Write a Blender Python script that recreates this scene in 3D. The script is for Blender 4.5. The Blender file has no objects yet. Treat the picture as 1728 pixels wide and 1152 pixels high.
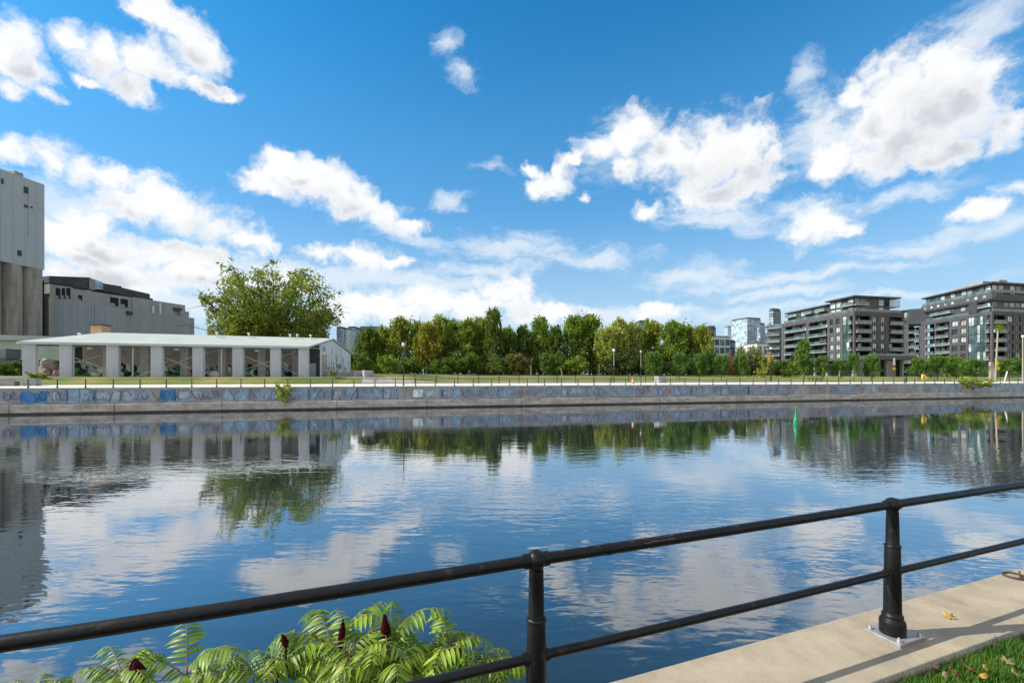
import bpy, bmesh, math, random
import numpy as np
from mathutils import Vector, Matrix, Euler
R = math.radians
scene = bpy.context.scene
col = scene.collection
# ------------------------------------------------------------------ camera
F, CX, HY, EYE = 768.0, 864.0, 636.0, 1.83          # focal length in photo pixels, centre column, horizon row, eye height
cam = bpy.data.cameras.new('camera'); cam.sensor_width = 36; cam.lens = F/1728*36
cam.shift_y = 60/1728; cam.clip_start = .05; cam.clip_end = 6000
camo = bpy.data.objects.new('camera', cam); col.objects.link(camo)
camo.location = (0, 0, EYE); camo.rotation_euler = (R(90), 0, 0)
scene.camera = camo
scene.view_settings.view_transform = 'Standard'; scene.view_settings.look = 'None'
scene.view_settings.gamma = 1; scene.view_settings.exposure = 0.5
# ------------------------------------------------------------------ sky
SUN_EL, SUN_AZ = R(37.6), math.atan2(-.9935, -.1135)   # azimuth measured from +Y towards +X
to_sun = Vector((math.sin(SUN_AZ)*math.cos(SUN_EL), math.cos(SUN_AZ)*math.cos(SUN_EL), math.sin(SUN_EL)))
SKY_STRENGTH = .1
world = bpy.data.worlds.new('World'); scene.world = world; world.use_nodes = True
wt = world.node_tree; wt.nodes.clear()
def nn(tree, kind, **kw):
    n = tree.nodes.new(kind)
    for k, v in kw.items():
        if k.startswith('i_'):
            key = k[2:]
            key = int(key) if key.isdigit() else key.replace('_', ' ')
            n.inputs[key].default_value = v
        else: setattr(n, k, v)
    return n
def math_n(tree, op, a, b=None, c=None, clamp=False):
    n = tree.nodes.new('ShaderNodeMath'); n.operation = op; n.use_clamp = clamp
    for i, v in enumerate((a, b, c)):
        if v is None: continue
        if isinstance(v, (int, float)): n.inputs[i].default_value = v
        else: tree.links.new(v, n.inputs[i])
    return n.outputs[0]
def mix_col(tree, fac, a, b, mode='MIX'):
    n = tree.nodes.new('ShaderNodeMix'); n.data_type = 'RGBA'; n.blend_type = mode
    for s, v in ((0, fac), (6, a), (7, b)):
        if hasattr(v, 'links'): tree.links.new(v, n.inputs[s])
        elif isinstance(v, (int, float)): n.inputs[s].default_value = v
        else: n.inputs[s].default_value = (*v, 1)
    return n.outputs[2]
def maprange(tree, v, a, b, c=0., d=1., smooth=True):
    n = tree.nodes.new('ShaderNodeMapRange'); n.interpolation_type = 'SMOOTHSTEP' if smooth else 'LINEAR'
    tree.links.new(v, n.inputs[0])
    for i, x in enumerate((a, b, c, d)): n.inputs[i+1].default_value = x
    return n.outputs[0]
def sky_dir(px, py): return Vector(((px-CX)/F, 1, (HY-py)/F)).normalized()
# cumulus clouds: bearing in the sky (as a photo position), half axes, roll in degrees
CUMULUS = [(8,70,50,55,0),(40,120,48,38,0),(75,160,30,18,0),(20,150,34,22,0),(118,62,40,34,0),(170,88,56,46,0),(235,98,66,50,0),(285,38,66,36,0),(240,12,50,24,0),(330,92,50,36,0),(228,150,46,28,0),(345,148,42,16,0),(385,160,22,13,0),(290,128,46,28,0),(150,135,26,16,0),
 (25,252,56,32,0),(85,268,56,34,0),(140,288,54,27,0),(190,304,36,17,0),(205,352,56,32,0),(255,350,72,44,0),(312,358,74,42,0),(368,384,62,34,0),(425,404,46,24,0),(150,376,60,26,0),(150,425,130,32,0),(300,430,165,28,0),(100,392,90,26,0),
 (472,286,40,36,0),(520,300,54,37,0),(562,322,62,40,0),(604,350,58,34,0),(650,370,44,23,0),(692,382,32,14,0),(438,310,32,18,0),(470,262,34,12,0),(610,432,78,24,0),(545,428,46,16,0),(665,440,34,12,0),
 (760,514,160,30,0),(848,490,52,28,0),(640,520,120,28,0),(925,528,80,16,0),(1115,522,60,13,0),(380,470,200,30,0),(180,470,150,34,0),(700,505,50,18,0),(590,505,40,20,0),
 (935,308,42,26,0),(905,318,26,16,0),(948,288,22,20,0),(1012,248,32,17,0),(1085,205,38,26,0),(1058,240,30,20,0),(985,330,14,10,0),(1050,284,24,17,0),(1088,352,25,16,0),(895,288,20,10,0),(970,268,16,10,0),
 (1130,252,46,30,0),(1195,268,88,62,0),(1255,245,58,48,0),(1160,320,52,36,0),(1215,330,62,36,0),(1270,300,54,44,0),(1300,255,26,26,0),
 (1415,262,52,44,0),(1480,208,96,92,0),(1535,145,92,88,0),(1595,112,82,66,0),(1610,190,98,84,0),(1530,235,112,62,0),(1440,170,40,46,0),(1655,138,46,46,0),(1690,222,44,46,0),(1600,262,80,30,0),
 (1388,372,76,46,0),(1350,392,36,18,0),(1428,385,34,22,0),(1655,356,60,20,0),(1715,326,44,22,0)]
WISPS = [(1365,112,40,28,0),(1380,180,44,50,0),(1660,52,80,40,-10),(752,70,40,30,30),(779,112,34,28,0),(860,415,110,26,6),(1010,438,130,18,2),(830,450,120,14,0),(1150,465,110,26,4),(1300,475,190,16,-2),(1420,462,200,12,-3),(1560,412,170,26,-6),(1330,494,150,12,0),
 (1340,345,90,22,0),(1690,385,120,28,-10),(1520,335,120,18,-4),(1245,370,90,30,10),(700,400,90,22,15),(1480,500,220,12,-2),(760,340,40,14,-10),(830,280,40,14,0),
 (1370,230,60,80,15),(1650,60,90,60,-20),(100,330,130,50,0),(1050,240,90,60,-25),(1180,370,100,24,5),(640,470,260,30,0),(1050,540,300,20,0),(300,500,300,34,0)]
def cloud_group(name, blobs, nscale, stretch, lo, hi, noise_gain, warp, puff=2.6, wscale=9.):
    g = bpy.data.node_groups.new(name, 'ShaderNodeTree')
    g.interface.new_socket('Vector', in_out='INPUT', socket_type='NodeSocketVector')
    g.interface.new_socket('Density', in_out='OUTPUT', socket_type='NodeSocketFloat')
    g.interface.new_socket('Raw', in_out='OUTPUT', socket_type='NodeSocketFloat')
    gi = g.nodes.new('NodeGroupInput'); go = g.nodes.new('NodeGroupOutput')
    w = nn(g, 'ShaderNodeTexNoise', i_Scale=wscale, i_Detail=6., i_Roughness=.6); g.links.new(gi.outputs[0], w.inputs['Vector'])
    w2 = nn(g, 'ShaderNodeVectorMath', operation='MULTIPLY_ADD'); g.links.new(w.outputs['Color'], w2.inputs[0])
    w2.inputs[1].default_value = (warp,)*3; w2.inputs[2].default_value = (-warp/2,)*3
    ad = nn(g, 'ShaderNodeVectorMath', operation='ADD'); g.links.new(gi.outputs[0], ad.inputs[0]); g.links.new(w2.outputs[0], ad.inputs[1])
    acc = None
    for (px, py, rx, ry, roll) in blobs:
        c = sky_dir(px, py); cs = c.y
        x = Vector((c.y, -c.x, 0)).normalized(); z = x.cross(c).normalized()
        M = Matrix((x, c, z)).transposed() @ Matrix.Rotation(R(roll), 3, 'Y')
        m = nn(g, 'ShaderNodeMapping', vector_type='TEXTURE')
        m.inputs['Location'].default_value = c; m.inputs['Rotation'].default_value = M.to_euler()
        m.inputs['Scale'].default_value = (rx/F*cs**1.7, .6, ry/F*cs**1.2)
        if acc is None: g.links.new(ad.outputs[0], m.inputs['Vector'])
        else:       # a negligible dependence on the previous blob keeps the shader's evaluation in sequence
            ch = nn(g, 'ShaderNodeVectorMath', operation='MULTIPLY_ADD'); g.links.new(acc, ch.inputs[0]); ch.inputs[1].default_value = (1e-7,)*3
            g.links.new(ad.outputs[0], ch.inputs[2]); g.links.new(ch.outputs[0], m.inputs['Vector'])
        ln = nn(g, 'ShaderNodeVectorMath', operation='LENGTH'); g.links.new(m.outputs[0], ln.inputs[0])
        v = ln.outputs['Value']
        if acc is None: acc = v
        else:
            acc = math_n(g, 'SMOOTH_MIN', acc, v, .12)
    f = math_n(g, 'SUBTRACT', 1., acc)
    st = nn(g, 'ShaderNodeVectorMath', operation='MULTIPLY'); g.links.new(ad.outputs[0], st.inputs[0]); st.inputs[1].default_value = stretch
    n1 = nn(g, 'ShaderNodeTexNoise', i_Scale=nscale, i_Detail=9., i_Roughness=.6); g.links.new(st.outputs[0], n1.inputs['Vector'])
    nz = math_n(g, 'MULTIPLY_ADD', n1.outputs['Fac'], noise_gain, -noise_gain*.5)
    n3 = nn(g, 'ShaderNodeTexVoronoi', feature='F1', i_Scale=nscale*puff, i_Detail=3., i_Roughness=.55, i_Lacunarity=2.3); n3.normalize = True
    g.links.new(st.outputs[0], n3.inputs['Vector'])
    nz = math_n(g, 'ADD', nz, math_n(g, 'MULTIPLY_ADD', n3.outputs['Distance'], -noise_gain*.68, noise_gain*.68*.36))
    fm = math_n(g, 'MAXIMUM', f, -2.5); fc = math_n(g, 'MULTIPLY', f, 1.)
    raw = math_n(g, 'ADD', fm, nz)
    d = maprange(g, raw, lo, hi)
    g.interface.new_socket('Soft', in_out='OUTPUT', socket_type='NodeSocketFloat')
    g.links.new(math_n(g, 'MULTIPLY_ADD', nz, .3, fm), go.inputs[2])
    g.links.new(d, go.inputs[0]); g.links.new(raw, go.inputs[1])
    return g
gC = cloud_group('cumulus_field', CUMULUS, 10., (1., 1., 1.25), -.2, .72, 2.2, .07, 2.2, 17.)
gW = cloud_group('wisp_field', WISPS, 7., (1., 1., 3.2), -.1, 1.1, 2.4, .08)
tc = nn(wt, 'ShaderNodeTexCoord')
sky = nn(wt, 'ShaderNodeTexSky', sky_type='NISHITA', sun_disc=False, sun_elevation=SUN_EL, sun_rotation=SUN_AZ % (2*math.pi),
         altitude=50., air_density=1.0, dust_density=.6, ozone_density=2.5)
def inst(g, vec):
    n = nn(wt, 'ShaderNodeGroup'); n.node_tree = g; wt.links.new(vec, n.inputs[0]); return n
c0 = inst(gC, tc.outputs['Generated']); w0 = inst(gW, tc.outputs['Generated'])
off = nn(wt, 'ShaderNodeVectorMath', operation='ADD'); wt.links.new(tc.outputs['Generated'], off.inputs[0])
off.inputs[1].default_value = Vector((-.03, 0, .05))
c1 = inst(gC, off.outputs[0])
hs = nn(wt, 'ShaderNodeHueSaturation', i_Saturation=1.1, i_Value=1.0); wt.links.new(sky.outputs[0], hs.inputs['Color'])
sepd = nn(wt, 'ShaderNodeSeparateXYZ'); wt.links.new(tc.outputs['Generated'], sepd.inputs[0])
tint = mix_col(wt, maprange(wt, sepd.outputs[2], .05, .6, 0., 1.), (.62, 1.0, 1.2), (.16, 1.12, 1.42))
skyc = mix_col(wt, 1., hs.outputs[0], tint, 'MULTIPLY')
hz2 = maprange(wt, sepd.outputs[2], .05, .75, .62, 0.)
skyc = mix_col(wt, hz2, skyc, (1.55, 3.7, 6.1))
hz = maprange(wt, sepd.outputs[2], -.02, .36, .92, 0.)
skyc = mix_col(wt, hz, skyc, (4.0, 5.3, 6.3))
K = 1/SKY_STRENGTH
wis = math_n(wt, 'MULTIPLY', w0.outputs[0], .72)
sk2 = mix_col(wt, wis, skyc, (.62*K, .665*K, .71*K))
shade = maprange(wt, c1.outputs[2], .05, 1.0, 0., 1.)
thick = maprange(wt, c0.outputs[1], .2, 1.1, 0., 1.)
sh = math_n(wt, 'MULTIPLY', shade, thick)
cc = mix_col(wt, sh, (.72*K, .72*K, .72*K), (.46*K, .48*K, .515*K))
opac = math_n(wt, 'MULTIPLY', c0.outputs[0], .97)
fin = mix_col(wt, opac, sk2, cc)
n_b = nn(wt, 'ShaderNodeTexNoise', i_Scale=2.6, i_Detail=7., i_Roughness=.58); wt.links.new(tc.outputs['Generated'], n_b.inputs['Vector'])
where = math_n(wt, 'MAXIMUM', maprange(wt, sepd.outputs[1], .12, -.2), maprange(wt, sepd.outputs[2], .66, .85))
fill_cover = math_n(wt, 'MULTIPLY', maprange(wt, n_b.outputs['Fac'], .34, .56), where)  # unseen clouds behind and overhead, added as neutral fill light
fin = mix_col(wt, fill_cover, fin, (.62*K, .60*K, .57*K))
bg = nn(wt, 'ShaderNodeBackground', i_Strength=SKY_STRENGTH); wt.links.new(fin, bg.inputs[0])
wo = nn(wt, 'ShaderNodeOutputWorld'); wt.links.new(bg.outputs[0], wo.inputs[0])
world.cycles.sampling_method = 'MANUAL'; world.cycles.sample_map_resolution = 512
# ------------------------------------------------------------------ sun
sl = bpy.data.lights.new('sun', 'SUN'); sl.energy = 4.2; sl.angle = R(.5); sl.color = (1, .94, .84)
so = bpy.data.objects.new('sun', sl); col.objects.link(so); so.rotation_euler = to_sun.to_track_quat('Z', 'Y').to_euler(); so.location = (0, 0, 60)

# ------------------------------------------------------------------ helpers
rng = random.Random(7); npr = np.random.default_rng(11)
def at(px, py, Z): return Vector(((px-CX)/F*Z, Z, EYE+(HY-py)/F*Z))
def smooth(a, b, x):
    t = min(1, max(0, (x-a)/(b-a))); return t*t*(3-2*t)
W0 = Vector((0, 62.7)); WD = Vector((.9649, .2626)); WN = Vector((-.2626, .9649))       # far canal wall: point, direction, outward from the water
WATER, WTOP = -2.17, .64
def wall_st(s, t): return Vector((W0.x+WD.x*s+WN.x*t, W0.y+WD.y*s+WN.y*t))
def wall_t(x, y): return (x-W0.x)*WN.x+(y-W0.y)*WN.y
def wall_s(px, t=0):
    u = (px-CX)/F; p = W0+WN*t
    return (u*p.y-p.x)/(WD.x-u*WD.y)
def lerp(a, b, t): return a+(b-a)*t
def gz(x, y):
    t = wall_t(x, y)
    if t < 5: return lerp(.64, .9, max(0, t)/5)
    L = 1-smooth(-24, -8, x)
    zl = lerp(.9, 1.83, (t-5)/3.5) if t < 8.5 else min(3.1, 1.83+(t-8.5)*.011)
    zr = min(2.9, .9+(t-5)*2/105)
    return lerp(zr, zl, L)
class MB:
    def __init__(s): s.v = []; s.f = []; s.m = []; s.smooth = []
    def add(s, vs, fs, mi=0, sm=False):
        b = len(s.v); s.v += [tuple(v) for v in vs]
        for f in fs: s.f.append(tuple(b+i for i in f)); s.m.append(mi); s.smooth.append(sm)
    def hexa(s, c, mi=0):      # 8 corners: bottom 4 (ccw) then top 4
        s.add(c, [(3,2,1,0),(4,5,6,7),(0,1,5,4),(1,2,6,5),(2,3,7,6),(3,0,4,7)], mi)
    def box(s, x0, x1, y0, y1, z0, z1, mi=0):
        s.hexa([(x0,y0,z0),(x1,y0,z0),(x1,y1,z0),(x0,y1,z0),(x0,y0,z1),(x1,y0,z1),(x1,y1,z1),(x0,y1,z1)], mi)
    def prism(s, pts, z0, z1, mi=0):       # plan polygon, counter-clockwise
        n = len(pts); z0 = z0 if hasattr(z0, '__len__') else [z0]*n; z1 = z1 if hasattr(z1, '__len__') else [z1]*n
        vs = [(p[0],p[1],z0[i]) for i, p in enumerate(pts)]+[(p[0],p[1],z1[i]) for i, p in enumerate(pts)]
        s.add(vs, [tuple(range(n))[::-1], tuple(range(n, 2*n))]+[(i,(i+1)%n,n+(i+1)%n,n+i) for i in range(n)], mi)
    def tube(s, pts, rad, n=8, mi=0, caps=True):
        pts = [Vector(p) for p in pts]; rad = rad if hasattr(rad, '__len__') else [rad]*len(pts)
        vs = []; ref = None
        for i, p in enumerate(pts):
            d = (pts[min(i+1, len(pts)-1)]-pts[max(i-1, 0)]).normalized()
            if ref is None: ref = d.orthogonal().normalized()
            ref = (ref-d*ref.dot(d)).normalized(); b = d.cross(ref)
            for k in range(n):
                a = 2*math.pi*k/n; vs.append(p+(ref*math.cos(a)+b*math.sin(a))*rad[i])
        fs = [(i*n+k, i*n+(k+1)%n, (i+1)*n+(k+1)%n, (i+1)*n+k) for i in range(len(pts)-1) for k in range(n)]
        s.add(vs, fs, mi, True)
        if caps: s.add(vs[:n], [tuple(range(n))[::-1]], mi); s.add(vs[-n:], [tuple(range(n))], mi)
    def lathe(s, o, prof, n=24, mi=0):
        vs = []; o = Vector(o)
        for (r, z) in prof:
            for k in range(n):
                a = 2*math.pi*k/n; vs.append((o.x+r*math.cos(a), o.y+r*math.sin(a), o.z+z))
        fs = [(i*n+k, i*n+(k+1)%n, (i+1)*n+(k+1)%n, (i+1)*n+k) for i in range(len(prof)-1) for k in range(n)]
        s.add(vs, fs, mi, True); s.add(vs[:n], [tuple(range(n))[::-1]], mi); s.add(vs[-n:], [tuple(range(n))], mi)
    def build(s, name, mats, parent=None, bevel=0):
        me = bpy.data.meshes.new(name)
        o0 = parent_world(parent)
        me.from_pydata([(v[0]-o0.x, v[1]-o0.y, v[2]-o0.z) for v in s.v], [], s.f)
        for m in (mats if isinstance(mats, (list, tuple)) else [mats]): me.materials.append(m)
        me.polygons.foreach_set('material_index', s.m); me.polygons.foreach_set('use_smooth', s.smooth); me.update()
        o = bpy.data.objects.new(name, me); col.objects.link(o)
        if parent: o.parent = parent
        if bevel:
            b = o.modifiers.new('bevel', 'BEVEL'); b.width = bevel; b.segments = 2; b.limit_method = 'ANGLE'; b.angle_limit = R(40)
        return o
def parent_world(p):
    v = Vector((0, 0, 0))
    while p: v = v+p.location; p = p.parent
    return v
def tag(o, label=None, cat=None, group=None, kind=None):
    if label: o['label'] = label
    if cat: o['category'] = cat
    if group: o['group'] = group
    if kind: o['kind'] = kind
    return o
def thing(name, label, cat, loc, group=None):
    o = bpy.data.objects.new(name, None); col.objects.link(o); o.location = loc; o.empty_display_size = .3
    return tag(o, label, cat, group)
def copy_tree(o, parent=None):
    c = o.copy(); col.objects.link(c)
    if parent: c.parent = parent
    for ch in list(o.children): copy_tree(ch, c)
    return c
ORD = ['first','second','third','fourth','fifth','sixth','seventh','eighth','ninth','tenth','eleventh','twelfth','thirteenth','fourteenth','fifteenth','sixteenth','seventeenth','eighteenth','nineteenth','twentieth','twenty-first','twenty-second','twenty-third','twenty-fourth','twenty-fifth','twenty-sixth','twenty-seventh','twenty-eighth','twenty-ninth','thirtieth']
# ------------------------------------------------------------------ materials
MATS = {}
def mat(name, c, rough=.7, var=.15, scale=2., metal=0., bump=0., bscale=None, stretch=(1,1,1), c2=None, spec=.5, lo=.35, hi=.65, detail=6):
    m = bpy.data.materials.new(name); m.use_nodes = True; t = m.node_tree; b = t.nodes['Principled BSDF']
    b.inputs['Roughness'].default_value = rough; b.inputs['Metallic'].default_value = metal; b.inputs['Specular IOR Level'].default_value = spec
    g = nn(t, 'ShaderNodeTexCoord'); mp = nn(t, 'ShaderNodeMapping'); mp.inputs['Scale'].default_value = stretch
    t.links.new(g.outputs['Object'], mp.inputs[0])
    n = nn(t, 'ShaderNodeTexNoise', i_Scale=scale, i_Detail=detail, i_Roughness=.62); t.links.new(mp.outputs[0], n.inputs['Vector'])
    f = maprange(t, n.outputs['Fac'], lo, hi)
    ca = tuple(x*(1-var) for x in c); cb = c2 if c2 else tuple(min(1, x*(1+var)) for x in c)
    cc_ = mix_col(t, f, ca, cb); t.links.new(cc_, b.inputs['Base Color'])
    if bump:
        n2 = nn(t, 'ShaderNodeTexNoise', i_Scale=bscale or scale*6, i_Detail=5.); t.links.new(mp.outputs[0], n2.inputs['Vector'])
        bp = nn(t, 'ShaderNodeBump', i_Strength=1., i_Distance=bump); t.links.new(n2.outputs['Fac'], bp.inputs['Height']); t.links.new(bp.outputs[0], b.inputs['Normal'])
    MATS[name] = m
    return m
def corrugated(name, c, pitch, d, rough=.5, var=.08, axis=0, scale=.4):
    m = mat(name, c, rough, var, scale, stretch=(1, 1, .25)); t = m.node_tree; b = t.nodes['Principled BSDF']
    g = nn(t, 'ShaderNodeTexCoord'); sp = nn(t, 'ShaderNodeSeparateXYZ'); t.links.new(g.outputs['Object'], sp.inputs[0])
    dirx = math_n(t, 'MULTIPLY', sp.outputs[0], d[0]); s_ = math_n(t, 'MULTIPLY_ADD', sp.outputs[1], d[1], dirx)
    w = math_n(t, 'SINE', math_n(t, 'MULTIPLY', s_, 2*math.pi/pitch))
    bp = nn(t, 'ShaderNodeBump', i_Strength=1., i_Distance=.02); t.links.new(w, bp.inputs['Height']); t.links.new(bp.outputs[0], b.inputs['Normal'])
    return m
def leafmat(name, c, c2, trans=.35, rough=.55, nscale=.35, rvar=.35):
    m = bpy.data.materials.new(name); m.use_nodes = True; t = m.node_tree; b = t.nodes['Principled BSDF']; out = t.nodes['Material Output']
    g = nn(t, 'ShaderNodeTexCoord'); n = nn(t, 'ShaderNodeTexNoise', i_Scale=nscale, i_Detail=3.); t.links.new(g.outputs['Object'], n.inputs['Vector'])
    ge = nn(t, 'ShaderNodeNewGeometry')
    f = maprange(t, n.outputs['Fac'], .36, .64)
    cc_ = mix_col(t, f, c, c2)
    v = maprange(t, ge.outputs['Random Per Island'], 0, 1, 1-rvar, 1+rvar, smooth=False)
    h = nn(t, 'ShaderNodeHueSaturation'); t.links.new(cc_, h.inputs['Color']); t.links.new(v, h.inputs['Value'])
    oi = nn(t, 'ShaderNodeObjectInfo'); hu = maprange(t, oi.outputs['Random'], 0, 1, .492, .512, smooth=False); t.links.new(hu, h.inputs['Hue'])
    t.links.new(h.outputs[0], b.inputs['Base Color']); b.inputs['Roughness'].default_value = rough; b.inputs['Specular IOR Level'].default_value = .35
    tr = nn(t, 'ShaderNodeBsdfTranslucent'); br = mix_col(t, 1., h.outputs[0], (1.25, 1.35, .7), 'MULTIPLY'); t.links.new(br, tr.inputs[0])
    mx = nn(t, 'ShaderNodeMixShader', i_0=trans); t.links.new(b.outputs[0], mx.inputs[1]); t.links.new(tr.outputs[0], mx.inputs[2]); t.links.new(mx.outputs[0], out.inputs[0])
    MATS[name] = m
    return m
def glassmat(name, c, rough=.05, spec=.8, metal=0.):
    m = bpy.data.materials.new(name); m.use_nodes = True; t = m.node_tree; b = t.nodes['Principled BSDF']
    g = nn(t, 'ShaderNodeTexCoord'); n = nn(t, 'ShaderNodeTexNoise', i_Scale=.35, i_Detail=2.); t.links.new(g.outputs['Object'], n.inputs['Vector'])
    cc_ = mix_col(t, maprange(t, n.outputs['Fac'], .35, .65), tuple(x*.6 for x in c), tuple(x*1.4 for x in c)); t.links.new(cc_, b.inputs['Base Color'])
    b.inputs['Roughness'].default_value = rough; b.inputs['Specular IOR Level'].default_value = spec; b.inputs['IOR'].default_value = 1.6; b.inputs['Metallic'].default_value = metal
    MATS[name] = m
    return m
M = MATS
mat('coping_concrete', (.37,.305,.218), .85, .13, 3.5, bump=.0025, bscale=90, lo=.3, hi=.7)
mat('wall_concrete', (.32,.32,.315), .9, .22, .5, bump=.01, bscale=6, stretch=(1,1,.5))
mat('ledge_concrete', (.43,.40,.36), .9, .25, .7, bump=.02, bscale=3, stretch=(1,1,2))
mat('wet_concrete', (.045,.04,.033), .6, .3, 1.)
mat('promenade_concrete', (.62,.60,.55), .85, .06, .4)
mat('path_gravel', (.30,.275,.25), .95, .15, .5)
mat('lawn', (.125,.185,.02), .95, .3, .16, c2=(.25,.235,.06), bump=.04, bscale=4)
mat('bank_soil', (.035,.045,.014), .95, .3, 8)
mat('iron_paint', (.009,.009,.011), .42, .35, 18, bump=.002, bscale=26, spec=.3, c2=(.04,.036,.034), lo=.55, hi=.78)
mat('galvanised', (.36,.355,.35), .5, .1, 12, metal=.4)
mat('old_iron', (.07,.045,.03), .8, .3, 30); mat('rust_worn', (.30,.16,.13), .8, .3, 60)
mat('steel_far', (.02,.02,.022), .5, .1, 3)
mat('pav_white', (.43,.465,.43), .6, .06, .3); mat('pav_trim', (.48,.56,.53), .6, .08, .5)
mat('pav_dark', (.03,.035,.035), .8, .2, 1); mat('pav_beam', (.13,.15,.16), .7, .1, 1)
mat('pav_beige', (.42,.365,.32), .85, .15, .6); mat('pav_floor', (.45,.44,.40), .9, .2, .6)
mat('timber', (.58,.56,.52), .8, .12, 2); mat('plywood', (.50,.33,.19), .8, .12, 2)
mat('silo_concrete', (.30,.27,.235), .9, .32, .6, stretch=(1,1,.1), bump=.05, bscale=.8); mat('silo_cladding', (.42,.435,.45), .6, .06, .12, stretch=(1,1,.1))
mat('grey_cladding', (.31,.32,.335), .7, .09, .2, stretch=(1,1,.08)); mat('grey_render', (.33,.32,.31), .8, .12, .3); mat('dark_metal', (.05,.047,.05), .6, .25, .3)
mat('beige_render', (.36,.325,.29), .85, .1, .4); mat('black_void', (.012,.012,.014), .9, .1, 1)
mat('mint_cladding', (.40,.50,.42), .6, .07, .3); mat('mint_roof', (.40,.43,.44), .6, .06, .3)
mat('brick', (.09,.086,.093), .85, .16, .8); mat('brick_dark', (.06,.055,.058), .85, .14, .8); mat('panel_dark', (.065,.07,.075), .5, .12, .4)
mat('slab_white', (.40,.42,.42), .7, .08, 1); mat('frame_dark', (.05,.055,.06), .5, .1, 1)
glassmat('glass_dark', (.02,.028,.033)); glassmat('glass_green', (.05,.10,.095)); glassmat('curtain', (.42,.46,.45), .25)
glassmat('glass_rail', (.10,.14,.14), .1); glassmat('glass_blue', (.13,.23,.36), .2); glassmat('glass_pale', (.36,.46,.56), .35); glassmat('glass_slate', (.10,.14,.18), .2)
mat('white_render', (.66,.64,.61), .8, .05, .3)
mat('bark', (.055,.045,.035), .9, .3, 3, stretch=(1,1,.3)); mat('bark_grey', (.14,.125,.105), .9, .2, 3, stretch=(1,1,.3))
leafmat('leaf_mid', (.145,.215,.028), (.24,.30,.045), .45); leafmat('leaf_dark', (.08,.14,.024), (.135,.185,.032), .45); leafmat('leaf_olive', (.185,.235,.032), (.28,.305,.05), .45)
leafmat('leaf_yellow', (.34,.30,.03), (.25,.27,.035)); leafmat('leaf_pale', (.30,.34,.07), (.40,.41,.09)); leafmat('leaf_young', (.075,.155,.018), (.13,.215,.03), .3)
leafmat('leaf_rust', (.115,.095,.03), (.13,.13,.03)); leafmat('leaf_pink', (.30,.13,.11), (.22,.12,.09)); leafmat('leaf_locust', (.15,.20,.03), (.25,.265,.045), .45); leafmat('leaf_shade', (.034,.062,.014), (.06,.09,.018)); leafmat('leaf_grey', (.19,.21,.09), (.24,.24,.10))  # the darkest green is a species of its own, for the undergrowth
leafmat('leaf_sumac', (.13,.235,.02), (.25,.36,.04), .45, .38, 5., .5); leafmat('grass_blade', (.05,.14,.014), (.12,.22,.025), .4, .5, 3., .45)
mat('sumac_fruit', (.045,.006,.006), .95, .5, 60, bump=.006, bscale=140, spec=.08); mat('sumac_stem', (.17,.12,.04), .7, .2, 20)
mat('leaf_gold', (.50,.29,.045), .6, .2, 30); mat('leaf_brown', (.17,.075,.03), .6, .3, 25); mat('leaf_tan', (.30,.21,.11), .7, .2, 25)
mat('buoy_green', (.010,.22,.085), .4, .1, 3); mat('lamp_white', (.75,.75,.72), .4, .03, 3); mat('pole_pale', (.34,.31,.26), .7, .12, 1); mat('wood_pole', (.38,.33,.24), .8, .12, 1, stretch=(1,1,.2))
mat('sign_red', (.45,.04,.03), .5, .05, 3); mat('sign_yellow', (.75,.48,.03), .5, .08, 3); mat('orange', (.50,.15,.04), .6, .12, 3); mat('block_concrete', (.33,.33,.325), .9, .2, .8, bump=.02, bscale=5)
mat('rubble', (.34,.29,.24), .9, .3, 1.2, bump=.03, bscale=4); mat('paint_red', (.42,.10,.09), .8, .25, 1)
for nm, c in (('paint_blue',(.05,.19,.42)),('paint_sky',(.25,.37,.49)),('paint_white',(.38,.43,.48)),('paint_ink',(.05,.065,.10)),('paint_slate',(.25,.30,.36)),('paint_rose',(.30,.19,.19)),('paint_teal',(.38,.55,.55)),('paint_green',(.07,.24,.06)),('paint_black',(.02,.025,.025)),('paint_mint',(.66,.80,.74)),('paint_mauve',(.25,.23,.29))):
    mat(nm, c, .85, .22, .9)

def weathered(m, sc1, sc2, dark, spots):
    t = m.node_tree; b = t.nodes['Principled BSDF']; src = b.inputs['Base Color'].links[0].from_socket; g = nn(t, 'ShaderNodeTexCoord')
    a = nn(t, 'ShaderNodeTexNoise', i_Scale=sc1, i_Detail=8., i_Roughness=.7); t.links.new(g.outputs['Object'], a.inputs['Vector'])
    o = mix_col(t, math_n(t, 'MULTIPLY', maprange(t, a.outputs['Fac'], .48, .72), dark), src, (.10, .085, .065))
    v = nn(t, 'ShaderNodeTexNoise', i_Scale=sc2, i_Detail=3., i_Roughness=.6); t.links.new(g.outputs['Object'], v.inputs['Vector'])
    o = mix_col(t, math_n(t, 'MULTIPLY', maprange(t, v.outputs['Fac'], .60, .72), spots), o, (.09, .075, .06)); t.links.new(o, b.inputs['Base Color'])
def joints(m, pitch, w, d, z=0.):
    t = m.node_tree; b = t.nodes['Principled BSDF']; src = b.inputs['Base Color'].links[0].from_socket; g = nn(t, 'ShaderNodeTexCoord')
    v = nn(t, 'ShaderNodeVectorMath', operation='DOT_PRODUCT'); t.links.new(g.outputs['Object'], v.inputs[0]); v.inputs[1].default_value = d
    f = math_n(t, 'LESS_THAN', math_n(t, 'FRACT', math_n(t, 'MULTIPLY', v.outputs['Value'], 1/pitch)), w/pitch)
    t.links.new(mix_col(t, math_n(t, 'MULTIPLY', f, .45), src, (.06, .055, .05)), b.inputs['Base Color'])
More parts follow.
